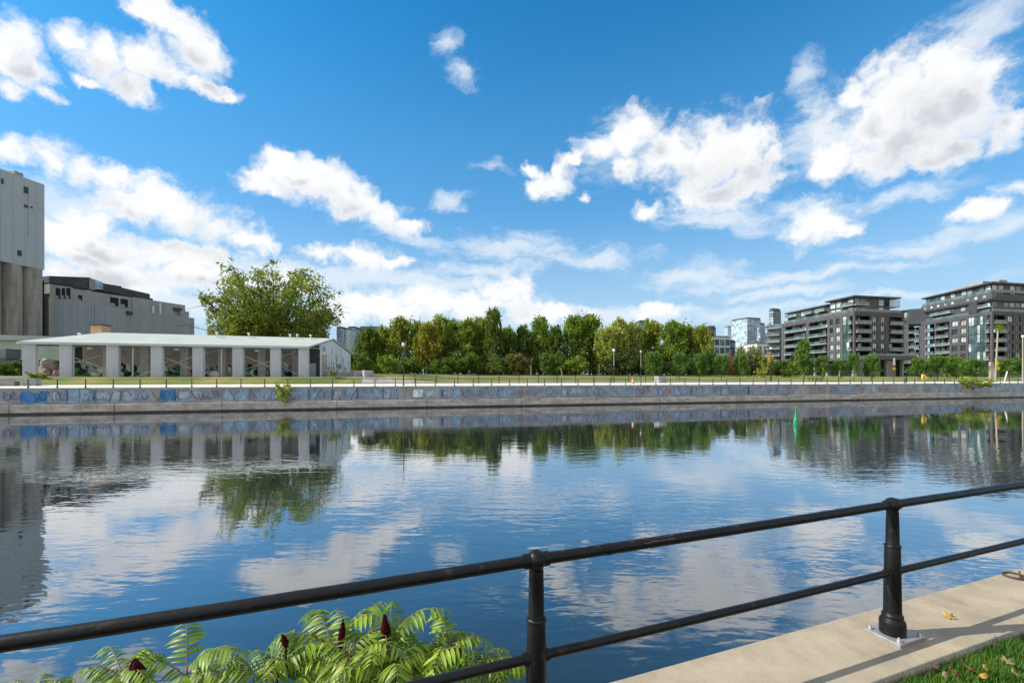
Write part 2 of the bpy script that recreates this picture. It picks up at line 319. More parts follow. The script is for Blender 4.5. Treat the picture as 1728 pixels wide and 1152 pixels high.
joints(M['silo_concrete'], 3.1, .09, (0,0,1)); joints(M['silo_cladding'], 2.4, .07, (.13,1,0)); joints(M['grey_cladding'], 3.4, .10, (.297,1,0)); joints(M['ledge_concrete'], 3.05, .05, (.9649,.2626,0)); joints(M['wall_concrete'], 3.05, .04, (.9649,.2626,0))
weathered(M['coping_concrete'], 2.6, 75., .32, .45); weathered(M['wall_concrete'], .5, 5., .35, .35); weathered(M['ledge_concrete'], .7, 4., .45, .4); weathered(M['galvanised'], 9., 60., .3, .4); weathered(M['grey_cladding'], .12, 1.2, .2, .1); weathered(M['silo_cladding'], .09, .8, .12, .1)
# ------------------------------------------------------------------ water
def make_water():
    m = bpy.data.materials.new('canal_water'); m.use_nodes = True; t = m.node_tree; b = t.nodes['Principled BSDF']
    t.nodes.remove(b); out = t.nodes['Material Output']
    g = nn(t, 'ShaderNodeTexCoord')
    def noise(scale, st, det, rot=0., dist=0.):
        mp = nn(t, 'ShaderNodeMapping'); mp.inputs['Scale'].default_value = st; mp.inputs['Rotation'].default_value = (0, 0, rot); t.links.new(g.outputs['Object'], mp.inputs[0])
        n = nn(t, 'ShaderNodeTexNoise', i_Scale=scale, i_Detail=det, i_Roughness=.5, i_Distortion=dist); t.links.new(mp.outputs[0], n.inputs['Vector']); return n.outputs['Fac']
    patch = maprange(t, noise(.07, (1, 1.6, 1), 2.), .38, .62, .25, 1.)
    h1 = math_n(t, 'MULTIPLY', noise(1.7, (.5, 1.3, 1), 2., R(-14), .4), .012)
    h2 = math_n(t, 'MULTIPLY', noise(5.5, (.6, 1.2, 1), 1.5, R(12), .3), .003)
    h3 = math_n(t, 'MULTIPLY', noise(.35, (.8, 1.2, 1), 1.), .006)
    sp = nn(t, 'ShaderNodeSeparateXYZ'); t.links.new(g.outputs['Object'], sp.inputs[0])
    calm = maprange(t, sp.outputs[1], 8., 48., 1.15, .28)       # sheltered, calmer water towards the far wall
    h = math_n(t, 'MULTIPLY', math_n(t, 'MULTIPLY_ADD', math_n(t, 'ADD', h1, h2), patch, h3), calm)
    bp = nn(t, 'ShaderNodeBump', i_Strength=1., i_Distance=1.); t.links.new(h, bp.inputs['Height'])
    gl = nn(t, 'ShaderNodeBsdfGlossy', i_Roughness=.025); gl.inputs['Color'].default_value = (.97, .98, 1, 1); t.links.new(bp.outputs[0], gl.inputs['Normal'])
    df = nn(t, 'ShaderNodeBsdfDiffuse'); df.inputs['Color'].default_value = (.014, .025, .033, 1)
    lw = nn(t, 'ShaderNodeLayerWeight', i_Blend=.5); t.links.new(bp.outputs[0], lw.inputs['Normal'])
    fr = math_n(t, 'MULTIPLY_ADD', lw.outputs['Facing'], 1.54, -.575, clamp=True)
    mx = nn(t, 'ShaderNodeMixShader'); t.links.new(math_n(t, 'MINIMUM', math_n(t, 'MAXIMUM', fr, .04), .82), mx.inputs[0]); t.links.new(df.outputs[0], mx.inputs[1]); t.links.new(gl.outputs[0], mx.inputs[2]); t.links.new(mx.outputs[0], out.inputs[0])
    mb = MB(); mb.add([(-400,-60,WATER),(500,-60,WATER),(500,230,WATER),(-400,230,WATER)], [(0,1,2,3)])
    tag(mb.build('water', m), kind='structure')
make_water()
# ------------------------------------------------------------------ far ground
def sheet(name, ss, ts, m, dz=0.):
    vs = []; fs = []; n = len(ts)
    for s in ss:
        for t in ts:
            p = wall_st(s, t); vs.append((p.x, p.y, gz(p.x, p.y)+dz))
    for i in range(len(ss)-1):
        for j in range(n-1): fs.append((i*n+j, (i+1)*n+j, (i+1)*n+j+1, i*n+j+1))
    mb = MB(); mb.add(vs, fs, 0, True); return tag(mb.build(name, m), kind='structure')
SS = [-700,-400,-250,-180]+list(range(-150, 260, 4))+[300,400,600,1000]
sheet('ground', SS, [5,5.8,6.6,7.4,8.5,10,13,17,22,28,36,46,60,80,100,115,140,200,400,900,2400], M['lawn'])
sheet('promenade', SS, [0,1,2.5,5], M['promenade_concrete'])
sheet('path', [s for s in range(-20, 60, 3)], [5.2, 6.5, 8.2], M['path_gravel'], .012)
sheet('gravel_apron', list(range(-72, -14, 2)), [8.3, 9.2, 10.6, 12.5], M['path_gravel'], .014)
# ------------------------------------------------------------------ far canal wall
cw = thing('canal_wall', 'long graffiti covered concrete canal wall across the water', 'wall', (0, 62.7, WATER))
def wbox(mb, s0, s1, t0, t1, z0, z1, mi=0):
    c = [wall_st(s0,t0), wall_st(s1,t0), wall_st(s1,t1), wall_st(s0,t1)]
    mb.hexa([(p.x,p.y,z0) for p in c]+[(p.x,p.y,z1) for p in c], mi)
mb = MB(); s = -200
while s < 320:
    L = 6.1; wbox(mb, s, s+L-.035, 0, .8, -1.14, WTOP-.002); s += L
wbox(mb, -400, 500, .06, .9, -2.6, WTOP-.05)
mb.build('wall_body', M['wall_concrete'], cw, .03)
mb = MB(); s = -200; k = 0; r0 = random.Random(3)
while s < 320:
    L = r0.uniform(7, 13); wbox(mb, s, s+L-.05, -.38-r0.uniform(0,.06), 0.05, -1.98, -1.14+r0.uniform(-.07,.05)); s += L
mb.build('ledge', M['ledge_concrete'], cw, .05)
mb = MB(); wbox(mb, -400, 500, -.36, .1, -2.7, -1.99); mb.build('wet_footing', M['wet_concrete'], cw)
def ribbon(mb, pts, w, mi, off, fn):
    L = [Vector(p) for p in pts]; vs = []
    for i, p in enumerate(L):
        d = (L[min(i+1, len(L)-1)]-L[max(0, i-1)]); d = d.normalized() if d.length > 1e-6 else Vector((1, 0)); n = Vector((-d.y, d.x))*w*.5
        vs += [fn(p.x+n.x, p.y+n.y, off), fn(p.x-n.x, p.y-n.y, off)]
    mb.add(vs, [(2*i, 2*i+1, 2*i+3, 2*i+2) for i in range(len(L)-1)], mi)
def blob(mb, cx, cz, rx, rz, mi, off, fn, r, n=14, sq=.5):
    pts = []
    for k in range(n):
        a = 2*math.pi*k/n; q = 1/max(abs(math.cos(a)), abs(math.sin(a)))**sq; j = r.uniform(.82, 1.08)
        pts.append(fn(cx+rx*q*j*math.cos(a)*.85, cz+rz*q*j*math.sin(a)*.85, off))
    mb.add(pts, [tuple(range(n))], mi)
def wfn(s, z, off):
    p = wall_st(s, -off); return (p.x, p.y, z)
def graffiti(px0, px1, fill, line, hi, dens=1., seed=0):
    r = random.Random(seed); s0, s1 = wall_s(px0), wall_s(px1); L = s1-s0; mb = MB()
    nl = max(2, int(L/1.15)); zb, zt = -1.0, .45
    if fill:
        for k in range(nl):
            cx = s0+(k+.5)*L/nl; blob(mb, cx, (zb+zt)/2+r.uniform(-.12,.12), L/nl*r.uniform(.35,.6), (zt-zb)*r.uniform(.3,.46), 0 if r.random() < .7 else 2, .009+.0015*(k%3), wfn, r, 14, .8)
    for k in range(int(nl*dens*2)):
        cx = s0+(k+.5)*L/(nl*dens*2); cz = (zb+zt)/2+r.uniform(-.2,.2); kind = r.random(); pts = []
        a0 = r.uniform(0, 6.28); sw = r.uniform(2.5, 5.8)*(1 if r.random() < .5 else -1); rx, rz = r.uniform(.2,.6), r.uniform(.3,.68)
        if kind < .62:
            for i in range(13):
                a = a0+sw*i/12; pts.append((cx+rx*math.cos(a)*(1-.25*i/12), max(zb, min(zt, cz+rz*math.sin(a)))))
        else:
            x = cx-.3; z = r.choice((zb+.1, zt-.1))
            for i in range(6): pts.append((x+i*r.uniform(.06,.16), max(zb, min(zt, z+(zt-zb)*.8*(i/5)*(1 if z < 0 else -1)+r.uniform(-.1,.1)))))
        ribbon(mb, pts, r.uniform(.035,.075), 1, .016+.002*(k%4), wfn)
    for k in range(int(nl*.5)):
        cx = r.uniform(s0, s1); cz = r.uniform(zb+.3, zt-.2); a = r.uniform(0, 6)
        ribbon(mb, [(cx+.25*math.cos(a+i*.5), cz+.2*math.sin(a+i*.5)) for i in range(6)], .05, 2, .026, wfn)
    return mb.build('graffiti', [M[fill or 'paint_slate'], M[line], M[hi]], cw)
def rectpaint(px0, px1, z0, z1, m, jag, seed):
    r = random.Random(seed); s0, s1 = wall_s(px0), wall_s(px1); mb = MB(); n = 8
    lo = [wfn(lerp(s0,s1,i/n), z0+r.uniform(-jag,jag), .006) for i in range(n+1)]; hi = [wfn(lerp(s0,s1,i/n), min(.6, z1+r.uniform(-jag,jag)), .006) for i in range(n+1)]
    mb.add(lo+hi, [(i, i+1, n+2+i, n+1+i) for i in range(n)], 0); return mb.build('graffiti', [M[m]], cw)
rectpaint(34, 80, -.95, .25, 'paint_blue', .16, 1); rectpaint(270, 297, -.9, .35, 'paint_blue', .12, 2); rectpaint(112, 135, -.95, .4, 'paint_sky', .1, 3)
GR = [(0,30,'paint_mauve','paint_ink','paint_slate'),(62,79,None,'paint_ink','paint_sky'),(82,112,'paint_slate','paint_ink','paint_white'),(136,160,'paint_sky','paint_ink','paint_white'),(162,250,'paint_sky','paint_ink','paint_white'),
 (255,298,None,'paint_ink','paint_white'),(298,345,'paint_white','paint_ink','paint_sky'),(345,372,'paint_mauve','paint_ink','paint_white'),(374,420,'paint_sky','paint_ink','paint_white'),(422,468,'paint_slate','paint_ink','paint_sky'),(488,520,'paint_sky','paint_blue','paint_white'),
 (522,560,'paint_sky','paint_ink','paint_white'),(562,602,'paint_sky','paint_ink','paint_white'),(604,645,'paint_slate','paint_blue','paint_sky'),(648,670,'paint_sky','paint_blue','paint_white'),(695,735,'paint_teal','paint_slate','paint_mint'),(744,753,'paint_white','paint_slate','paint_ink'),
 (762,840,'paint_slate','paint_ink','paint_sky'),(842,868,'paint_sky','paint_blue','paint_white'),(870,900,'paint_mauve','paint_slate','paint_rose'),(902,940,'paint_slate','paint_ink','paint_mauve'),(945,985,'paint_slate','paint_ink','paint_white'),
 (990,1030,'paint_slate','paint_ink','paint_sky'),(1035,1070,'paint_slate','paint_blue','paint_mauve'),(1072,1100,'paint_mauve','paint_ink','paint_slate'),(1104,1118,'paint_sky','paint_blue','paint_white'),(1120,1132,'paint_rose','paint_slate','paint_rose'),(1135,1165,'paint_sky','paint_ink','paint_white'),
 (1168,1215,'paint_slate','paint_ink','paint_white'),(1218,1262,'paint_slate','paint_ink','paint_sky'),(1265,1325,'paint_slate','paint_slate','paint_mauve'),(1328,1352,None,'paint_ink','paint_white'),(1378,1396,'paint_rose','paint_slate','paint_rose'),(1400,1440,'paint_slate','paint_slate','paint_mauve'),(1450,1500,'paint_mauve','paint_slate','paint_white'),(1503,1560,None,'paint_white','paint_slate'),(1565,1620,'paint_slate','paint_slate','paint_sky'),(1660,1728,'paint_slate','paint_teal','paint_slate')]
for i, (a, b, f, l, h) in enumerate(GR):
    if f in ('paint_slate', 'paint_sky', 'paint_white'): rectpaint(a-3, b+3, -.98, .44, 'paint_slate', .12, 60+i)
    graffiti(a, b, f, l, h, 1., 20+i)
# ------------------------------------------------------------------ far railings
def far_railing(name, label, s0, s1, t, ph, step, rails, rw):
    p = wall_st((s0+s1)/2, t); rt = thing(name, label, 'railing', (p.x, p.y, gz(p.x, p.y)))
    n = int((s1-s0)/step); base = None
    for i in range(n+1):
        q = wall_st(s0+i*step, t); z = gz(q.x, q.y)
        if base is None:
            mb = MB(); mb.lathe((q.x,q.y,z), [(.10,0),(.10,.10),(.055,.13),(.05,ph-.06),(.065,ph-.03),(.05,ph)], 8); base = mb.build('post', M['steel_far'], rt); bl = Vector((q.x,q.y,z))
        else:
            c = base.copy(); col.objects.link(c); c.location = Vector((q.x,q.y,z))-bl
    for rz in rails:
        mb = MB(); ps = []
        for i in range(n+1):
            q = wall_st(s0+i*step, t); ps.append((q.x, q.y, gz(q.x,q.y)+rz))
        mb.tube(ps, rw, 6); mb.build('rail', M['steel_far'], rt)
far_railing('railing', 'low black railing along the far canal wall edge', wall_s(-60), wall_s(1790), .35, .95, 2.55, (.90, .45), .022)
far_railing('railing', 'taller dark railing on the lawn behind the canal edge railing', wall_s(700, 6), wall_s(1118, 6), 6, 1.2, 3.1, (1.15, .78, .42), .03)

# ------------------------------------------------------------------ near bank
N0 = Vector((.121, 2.212)); ND = Vector((.935, .3546)); NN = Vector((-.3546, .935))
def near(s, t): return Vector((N0.x+ND.x*s+NN.x*t, N0.y+ND.y*s+NN.y*t))
def nbox(mb, s0, s1, t0, t1, z0, z1, mi=0):
    c = [near(s0,t0), near(s1,t0), near(s1,t1), near(s0,t1)]
    mb.hexa([(p.x,p.y,z0) for p in c]+[(p.x,p.y,z1) for p in c], mi)
qw = thing('quay_wall', 'sunlit beige concrete quay coping under the black railing', 'wall', (N0.x, N0.y, -2.2))
mb = MB(); s = -36.8
while s < 40: nbox(mb, s, s+6.09, -.27, .327, -.32, 0); s += 6.1
mb.build('coping', M['coping_concrete'], qw, .014)
mb = MB(); nbox(mb, -35, 42, -.2, .26, -3.2, -.325); mb.build('wall_body', M['wall_concrete'], qw)
vs = []; fs = []; ts = [-.272,-.5,-1,-2,-4,-9,-30]; ss_ = list(range(-60, 61, 4))
for s in ss_:
    for t in ts: p = near(s, t); vs.append((p.x, p.y, -.05+.02*min(1, (-.272-t)*2)))
n = len(ts)
mb = MB(); mb.add(vs, [(i*n+j+1, (i+1)*n+j+1, (i+1)*n+j, i*n+j) for i in range(len(ss_)-1) for j in range(n-1)], 0, True)
tag(mb.build('bank_ground', M['bank_soil']), kind='structure')
def make_grass():
    r = random.Random(5); vs = []; fs = []
    def blade(x, y, z, h, w):
        a = r.uniform(0, 6.28); lean = r.uniform(.1, .75)*h; dx, dy = math.cos(a), math.sin(a); px_, py_ = -dy*w, dx*w; b = len(vs)
        for i, q in enumerate((0, .45, .8)):
            l = lean*q*q; zz = z+h*(q-.12*q*q*lean/h); ww = (1, .8, .45)[i]
            vs.append((x+dx*l-px_*ww, y+dy*l-py_*ww, zz)); vs.append((x+dx*l+px_*ww, y+dy*l+py_*ww, zz))
        vs.append((x+dx*lean, y+dy*lean, z+h*(.98-.1*lean/h)))
        fs.extend([(b,b+1,b+3,b+2),(b+2,b+3,b+5,b+4),(b+4,b+5,b+6)])
    for _ in range(42000):
        s = r.uniform(1.2, 4.6); t = -.285-abs(r.gauss(0, .4)) if r.random() < .7 else r.uniform(-1.4, -.29)
        p = near(s, t); dn = math.sin(p.x*9.1)*math.sin(p.y*11.3+1)*.5+.6
        if r.random() > dn+.35: continue
        blade(p.x, p.y, -.045, r.uniform(.03, .085)*(.7+.5*dn), r.uniform(.0014, .0032))
    mb = MB(); mb.add(vs, fs); tag(mb.build('grass', M['grass_blade']), 'green grass along the inner edge of the coping', 'grass', kind='stuff')
make_grass()
def leaf_thing(s, t, z, size, m, label, curl=.3, lobes=5, rot=0., tilt=0.):
    p = near(s, t); r = random.Random(int(s*1000)); n = 30; vs = [(0,0,0)]; 
    for k in range(n):
        a = 2*math.pi*k/n; q = .42+.58*abs(math.cos(a*lobes/2))**1.1 if lobes else .75+.25*abs(math.cos(a))
        if abs(a-math.pi) < .25: q *= .35
        q *= r.uniform(.88, 1.08); x, y = q*math.cos(a)*size, q*math.sin(a)*size*(.85 if lobes else .5)
        vs.append((x, y, curl*(y*y*1.2+x*x*.7)/size+size*.08*math.sin(3*a)*curl))
    v2 = [(x, y, zz-.0012) for x, y, zz in vs]
    m_ = Matrix.Rotation(rot, 3, 'Z') @ Matrix.Rotation(tilt, 3, 'X')
    pts = [m_ @ Vector(v) for v in vs+v2]; zmin = min(q.z for q in pts); N = n+1
    fs = [(0, 1+k, 1+(k+1)%n) for k in range(n)]+[(N, N+1+(k+1)%n, N+1+k) for k in range(n)]+[(1+k, N+1+k, N+1+(k+1)%n, 1+(k+1)%n) for k in range(n)]
    mb = MB(); mb.add([q+Vector((p.x, p.y, z-zmin)) for q in pts], fs, 0, True)
    st = m_ @ Vector((-size*.3, 0, .0)); en = m_ @ Vector((-size*1.25, size*.15, size*.15)); o = Vector((p.x,p.y,z-zmin))
    mb.tube([o+st, o+en], [.0012, .0009], 5)
    return tag(mb.build('fallen_leaf', m), label, 'leaf', 'fallen leaves by the coping')
def ns(px, py):     # photo position on the coping plane to (s, t)
    Z = F*EYE/(py-HY); x = (px-CX)/F*Z; d = Vector((x, Z))-N0; return d.dot(ND), d.dot(NN)
LV = [(1600,1041,.002,.055,'leaf_gold',.5,5,.4,.25,'yellow maple leaf lying alone on the coping behind the right post'),
 (1606,1143,.03,.055,'leaf_brown',1.1,0,1.4,.9,'curled rust brown leaf standing up at the grass front edge'),
 (1594,1149,.03,.05,'leaf_tan',.4,0,.6,.6,'broad tan leaf beside the curled rust brown leaf'),
 (1637,1140,.03,.045,'leaf_brown',1.3,0,2.3,1.1,'dark hooked brown leaf curled in the grass'),
 (1662,1136,.03,.04,'leaf_gold',.7,0,1.,.5,'small golden leaf stuck in the grass'),
 (1700,1128,.045,.055,'leaf_tan',.35,5,.2,.3,'flat beige holed leaf lying on top of the grass'),
 (1678,1098,.04,.035,'leaf_brown',.6,0,2.6,.4,'orange brown leaf near the coping line, farthest back in the grass'),
 (1577,1136,.03,.04,'leaf_brown',1.2,0,1.9,1.2,'thin reddish leaf at the left end of the grass'),
 (1658,1150,.03,.05,'leaf_gold',.6,0,.3,.3,'long yellow leaf at the bottom edge of the grass'),
 (1712,1147,.04,.045,'leaf_tan',.8,0,1.1,.5,'pale looped leaf in the lower right corner of the grass')]
for (px, py, z, sz, m, cu, lo, ro, ti, lab) in LV:
    s, t = ns(px, py); leaf_thing(s, t, z, sz*(.75 if z > .01 else .9), M[m], lab, cu, lo, ro, ti)
# mooring ring in the coping at the right edge
s, t = ns(1712, 973); p = near(s, t); mb = MB()
mb.tube([(p.x+.075*math.cos(a), p.y+.075*math.sin(a), .012+.004*math.sin(a*2)) for a in [i*2*math.pi/20 for i in range(21)]], .008, 8)
mb.tube([(p.x+.02, p.y-.03, .01), (p.x+.10, p.y+.05, .03)], .007, 8)
tag(mb.build('mooring_ring', M['old_iron']), 'rusty iron ring lying on the coping at the right edge', 'ring')

# ------------------------------------------------------------------ near railing
nr = thing('quay_railing', 'black iron pipe railing with ball topped posts on the near quay', 'railing', (N0.x, N0.y, 0))
SP = 2.75
HS = .983
def rail_at(s, t): return near(s+.01, t+.03)
def near_post(s, parent):
    p = rail_at(s, 0); mb = MB()
    prof = [(.076,.022),(.077,.03),(.077,.105),(.074,.118),(.062,.138),(.060,.146),(.064,.150),(.064,.156),(.056,.164),(.053,.19),(.0505,.40),(.049,.47),(.046,.645),(.040,.66),(.0385,.80),(.036,.88),(.036,.895)]; prof = [(r_, z_*HS) for r_, z_ in prof]
    mb.lathe((p.x,p.y,0), prof, 28); 
    po = mb.build('post', M['iron_paint'], parent)
    mb = MB(); mb.lathe((p.x,p.y,0), [(.046,.630),(.050,.635),(.051,.640),(.050,.645),(.044,.650)], 28); mb.build('collar', M['iron_paint'], po)
    mb = MB(); mb.lathe((p.x,p.y,0), [(.037,.872)]+[(.0495*math.cos(a), .930+.0495*math.sin(a)) for a in [R(d) for d in range(-50, 90, 10)]]+[(.003,.9795)], 28); mb.build('ball_cap', M['iron_paint'], po)
    for (z, r1) in ((.930,.036),(.453,.031)):
        mb = MB(); q0 = p-ND*.064; q1 = p+ND*.064
        mb.tube([(q0.x,q0.y,z),(q1.x,q1.y,z)], r1, 20); mb.build('socket', M['iron_paint'], po)
    mb = MB(); nbox(mb, s+.03-.14, s+.03+.14, -.085, .145, .0, .024); mb.build('base_plate', M['galvanised'], po, .003)
    for a, b in ((-1,-1),(-1,1),(1,-1),(1,1)):
        q = near(s+.03+a*.112, .03+b*.09); mb = MB(); mb.lathe((q.x,q.y,.024), [(.016,0),(.016,.004),(.0125,.0045),(.0125,.017),(.007,.018),(.007,.032)], 6); mb.build('bolt', M['galvanised'], po)
for k in (-1, 0, 1, 2): near_post(k*SP, nr)
def rail(z, r1, name, sag):
    mb = MB(); pts = []; rr = random.Random(int(z*100))
    for i in range(0, 121):
        s = -2*SP+i*6*SP/120; f = (s/SP) % 1
        p = rail_at(s, 0); pts.append((p.x, p.y, z-sag*math.sin(math.pi*f)+rr.uniform(-.0006,.0006)))
    mb.tube(pts, r1, 20); return mb.build(name, M['iron_paint'], nr)
rail(.930, .0285, 'top_rail', .004); rail(.453, .0235, 'lower_rail', .003)
p0, p1 = rail_at(.40, 0), rail_at(.425, 0)
mb = MB(); mb.tube([(p0.x,p0.y,.928),(p1.x,p1.y,.928)], .0305, 20); mb.build('coupling', M['iron_paint'], nr)
p0, p1 = near(.62, 0), near(.83, 0); mb = MB()     # worn paint streak on top of the rail
rr = random.Random(2)
for i in range(9):
    a = lerp(.62, .83, i/9); q0, q1 = rail_at(a, 0), rail_at(a+.018, 0); h = rr.uniform(.2, .6)
    vs = []
    for q in (q0, q1):
        for ang in (-.95-h*.3, -.5+h*.4): vs.append((q.x+NN.x*.0292*math.sin(ang), q.y+NN.y*.0292*math.sin(ang), .9265+.0292*math.cos(ang)))
    mb.add(vs, [(0,2,3,1)], 0)
mb.build('worn_patch', M['rust_worn'], nr)

# ------------------------------------------------------------------ foliage
def leaf_mesh(name, P, D, L, Wd, m, seed=0, fold=.0):
    """diamond leaves: centres P, long axes D, half length L, half width Wd"""
    r = np.random.default_rng(seed); n = len(P)
    D = D/np.linalg.norm(D, axis=1, keepdims=True); A = r.normal(size=(n, 3)); S = np.cross(D, A); S /= np.linalg.norm(S, axis=1, keepdims=True)
    L = L[:, None]; Wd = Wd[:, None]
    V = np.stack([P-D*L, P+S*Wd-D*L*.1, P+D*L, P-S*Wd-D*L*.1], 1).reshape(-1, 3).astype(np.float32)
    me = bpy.data.meshes.new(name); me.vertices.add(4*n); me.vertices.foreach_set('co', V.ravel())
    me.loops.add(4*n); me.loops.foreach_set('vertex_index', np.arange(4*n, dtype=np.int32))
    me.polygons.add(n); me.polygons.foreach_set('loop_start', np.arange(0, 4*n, 4, dtype=np.int32)); me.polygons.foreach_set('loop_total', np.full(n, 4, dtype=np.int32))
    me.materials.append(m); me.update(calc_edges=True); return me
def bez(a, b, c, n):
    return [a*(1-t)**2+b*2*t*(1-t)+c*t*t for t in [i/n for i in range(n+1)]]
def make_tree(seed, H, Wd, hb, limbs, leaves, lsize, m, bark, style='round', trunk_r=None, env=None, spread=1., gap=.0):
    """trunk + limbs mesh and a crown of leaf-sized faces. returns (trunk mesh, crown mesh) at the origin"""
    r = random.Random(seed); rn = np.random.default_rng(seed); mb = MB(); tr = trunk_r or H*.014
    env = env or (lambda q: math.sin(math.pi*min(1, max(.02, q))**.75)**.7)
    top = H*(.9 if style == 'tall' else .72)
    tp = [Vector((r.uniform(-1,1)*Wd*.02*i, r.uniform(-1,1)*Wd*.02*i, top*i/6)) for i in range(7)]
    mb.tube(tp, [tr*(1.25 if i == 0 else 1-.8*i/6) for i in range(7)], 7)
    clumps = []
    for k in range(limbs):
        q = (k+.5)/limbs; h0 = lerp(hb*.8, top*.92, q**.9) if style != 'vase' else lerp(H*.18, H*.42, r.random())
        i0 = min(5, int(h0/top*6)); base = tp[i0].lerp(tp[i0+1], h0/top*6-i0)
        a = k*2.399+r.uniform(-.4,.4)
        if style == 'vase': e = math.sqrt(r.random())*1.0; hh = H*(1-.36*e**2.6)*r.uniform(.92,1.0) if r.random() < .52 else H*r.uniform(.2,.58); e = e if hh > H*.6 else lerp(.45, 1., e); rad = Wd*.47*e
        else:
            rise = (.27 if style == 'tall' else .16)*H
            hh = min(H*(r.uniform(.80, .90) if style == 'tall' else r.uniform(.95, 1.0)), h0+rise*r.uniform(.6,1.35)); rad = Wd*.5*env((hh-hb)/(H-hb))*r.uniform(.7,1.1)
        end = Vector((math.cos(a)*rad, math.sin(a)*rad, hh)); mid = base.lerp(end, .5)+Vector((math.cos(a)*rad*.18, math.sin(a)*rad*.18, -(hh-h0)*.12*(1 if style != 'vase' else .2)))
        path = bez(base, mid, end, 5); lr = tr*(.42 if style != 'vase' else .5)
        mb.tube(path, [lr*(1-.85*i/5) for i in range(6)], 5, caps=False)
        L = (end-base).length
        for j in range(2, 6):
            clumps.append((path[j], (.55+.45*r.random())*Wd*(.105 if style != 'vase' else .042), 1.))
        for j in range(5):      # side twigs
            b0 = path[r.randint(2, 5)]; dd = Vector((r.gauss(0,1), r.gauss(0,1), r.gauss(1.1 if style == 'tall' else .35,.6))).normalized()*L*r.uniform(.16,.36)*spread
            mb.tube([b0, b0+dd*.5+Vector((0,0,.04*L)), b0+dd], [lr*.3, lr*.2, lr*.07], 4, caps=False)
            clumps.append((b0+dd, Wd*r.uniform(.05,.10)*(1 if style != 'vase' else .45), 1.)); clumps.append((b0+dd*.6, Wd*(.06 if style != 'vase' else .03), .7))
    if style == 'tall':
        for j in range(16):     # upright leading sprays that break the outline
            a = r.uniform(0, 6.28); q = math.sqrt(r.random())*.42; bx = Vector((math.cos(a)*q*Wd, math.sin(a)*q*Wd, 0)); zt = H*(1.02-.30*(q/.42)**1.5-r.uniform(0,.12))
            z0 = zt-H*r.uniform(.14,.24); mb.tube([bx+Vector((0,0,z0)), bx*1.08+Vector((0,0,zt))], [tr*.12, tr*.03], 4, caps=False)
            for k in range(7): clumps.append((bx*(1+.08*k/6)+Vector((0,0,lerp(z0,zt,k/6))), Wd*lerp(.06,.02,k/6), 1.2))
    cw_ = np.array([c[2]*c[1]**1.3 for c in clumps]); cw_ /= cw_.sum(); idx = rn.choice(len(clumps), size=leaves, p=cw_)
    C = np.array([tuple(c[0]) for c in clumps]); Rr = np.array([c[1] for c in clumps])
    vert = 1.5 if style == 'tall' else .8
    P = C[idx]+rn.normal(size=(leaves, 3))*Rr[idx][:, None]*np.array([.62,.62,.62*vert])
    if style == 'vase': P = P[np.hypot(P[:, 0], P[:, 1]) < Wd*.5*(.93+.07*np.sin(np.arctan2(P[:, 1], P[:, 0])*9))]
    P = P[(P[:, 2] > hb*.6) & (P[:, 2] < H*1.06)]; n = len(P)
    D = rn.normal(size=(n, 3))+np.array([0, 0, 1.8 if style == 'tall' else -.2])
    Ls = lsize*rn.uniform(.6, 1.35, n); cm = leaf_mesh('crown', P, D, Ls, Ls*rn.uniform(.3,.55, n), m, seed)
    to = mb.build('trunk', bark); tm = to.data; bpy.data.objects.remove(to)
    return tm, cm
def place_tree(meshes, name, label, cat, loc, rot, sc, m=None, group=None):
    rt = thing(name, label, cat, loc, group); rt.rotation_euler = (0, 0, rot); rt.scale = sc
    for nm, me in zip(('trunk', 'crown'), meshes):
        o = bpy.data.objects.new(nm, me); col.objects.link(o); o.parent = rt
        if nm == 'crown' and m:
            o.material_slots[0].link = 'OBJECT'; o.material_slots[0].material = m
    return rt
# big honey locust behind the pavilion
Zt = 96; hc = at(467, 636, Zt)
bt = make_tree(101, at(0, 454, Zt).z-2.4, 29, 5, 66, 25000, .36, M['leaf_locust'], M['bark'], 'vase', .55)
place_tree(bt, 'locust_tree', 'big spreading olive green tree rising behind the white pavilion', 'tree', (hc.x, Zt, 2.4), .4, (1,1,1))
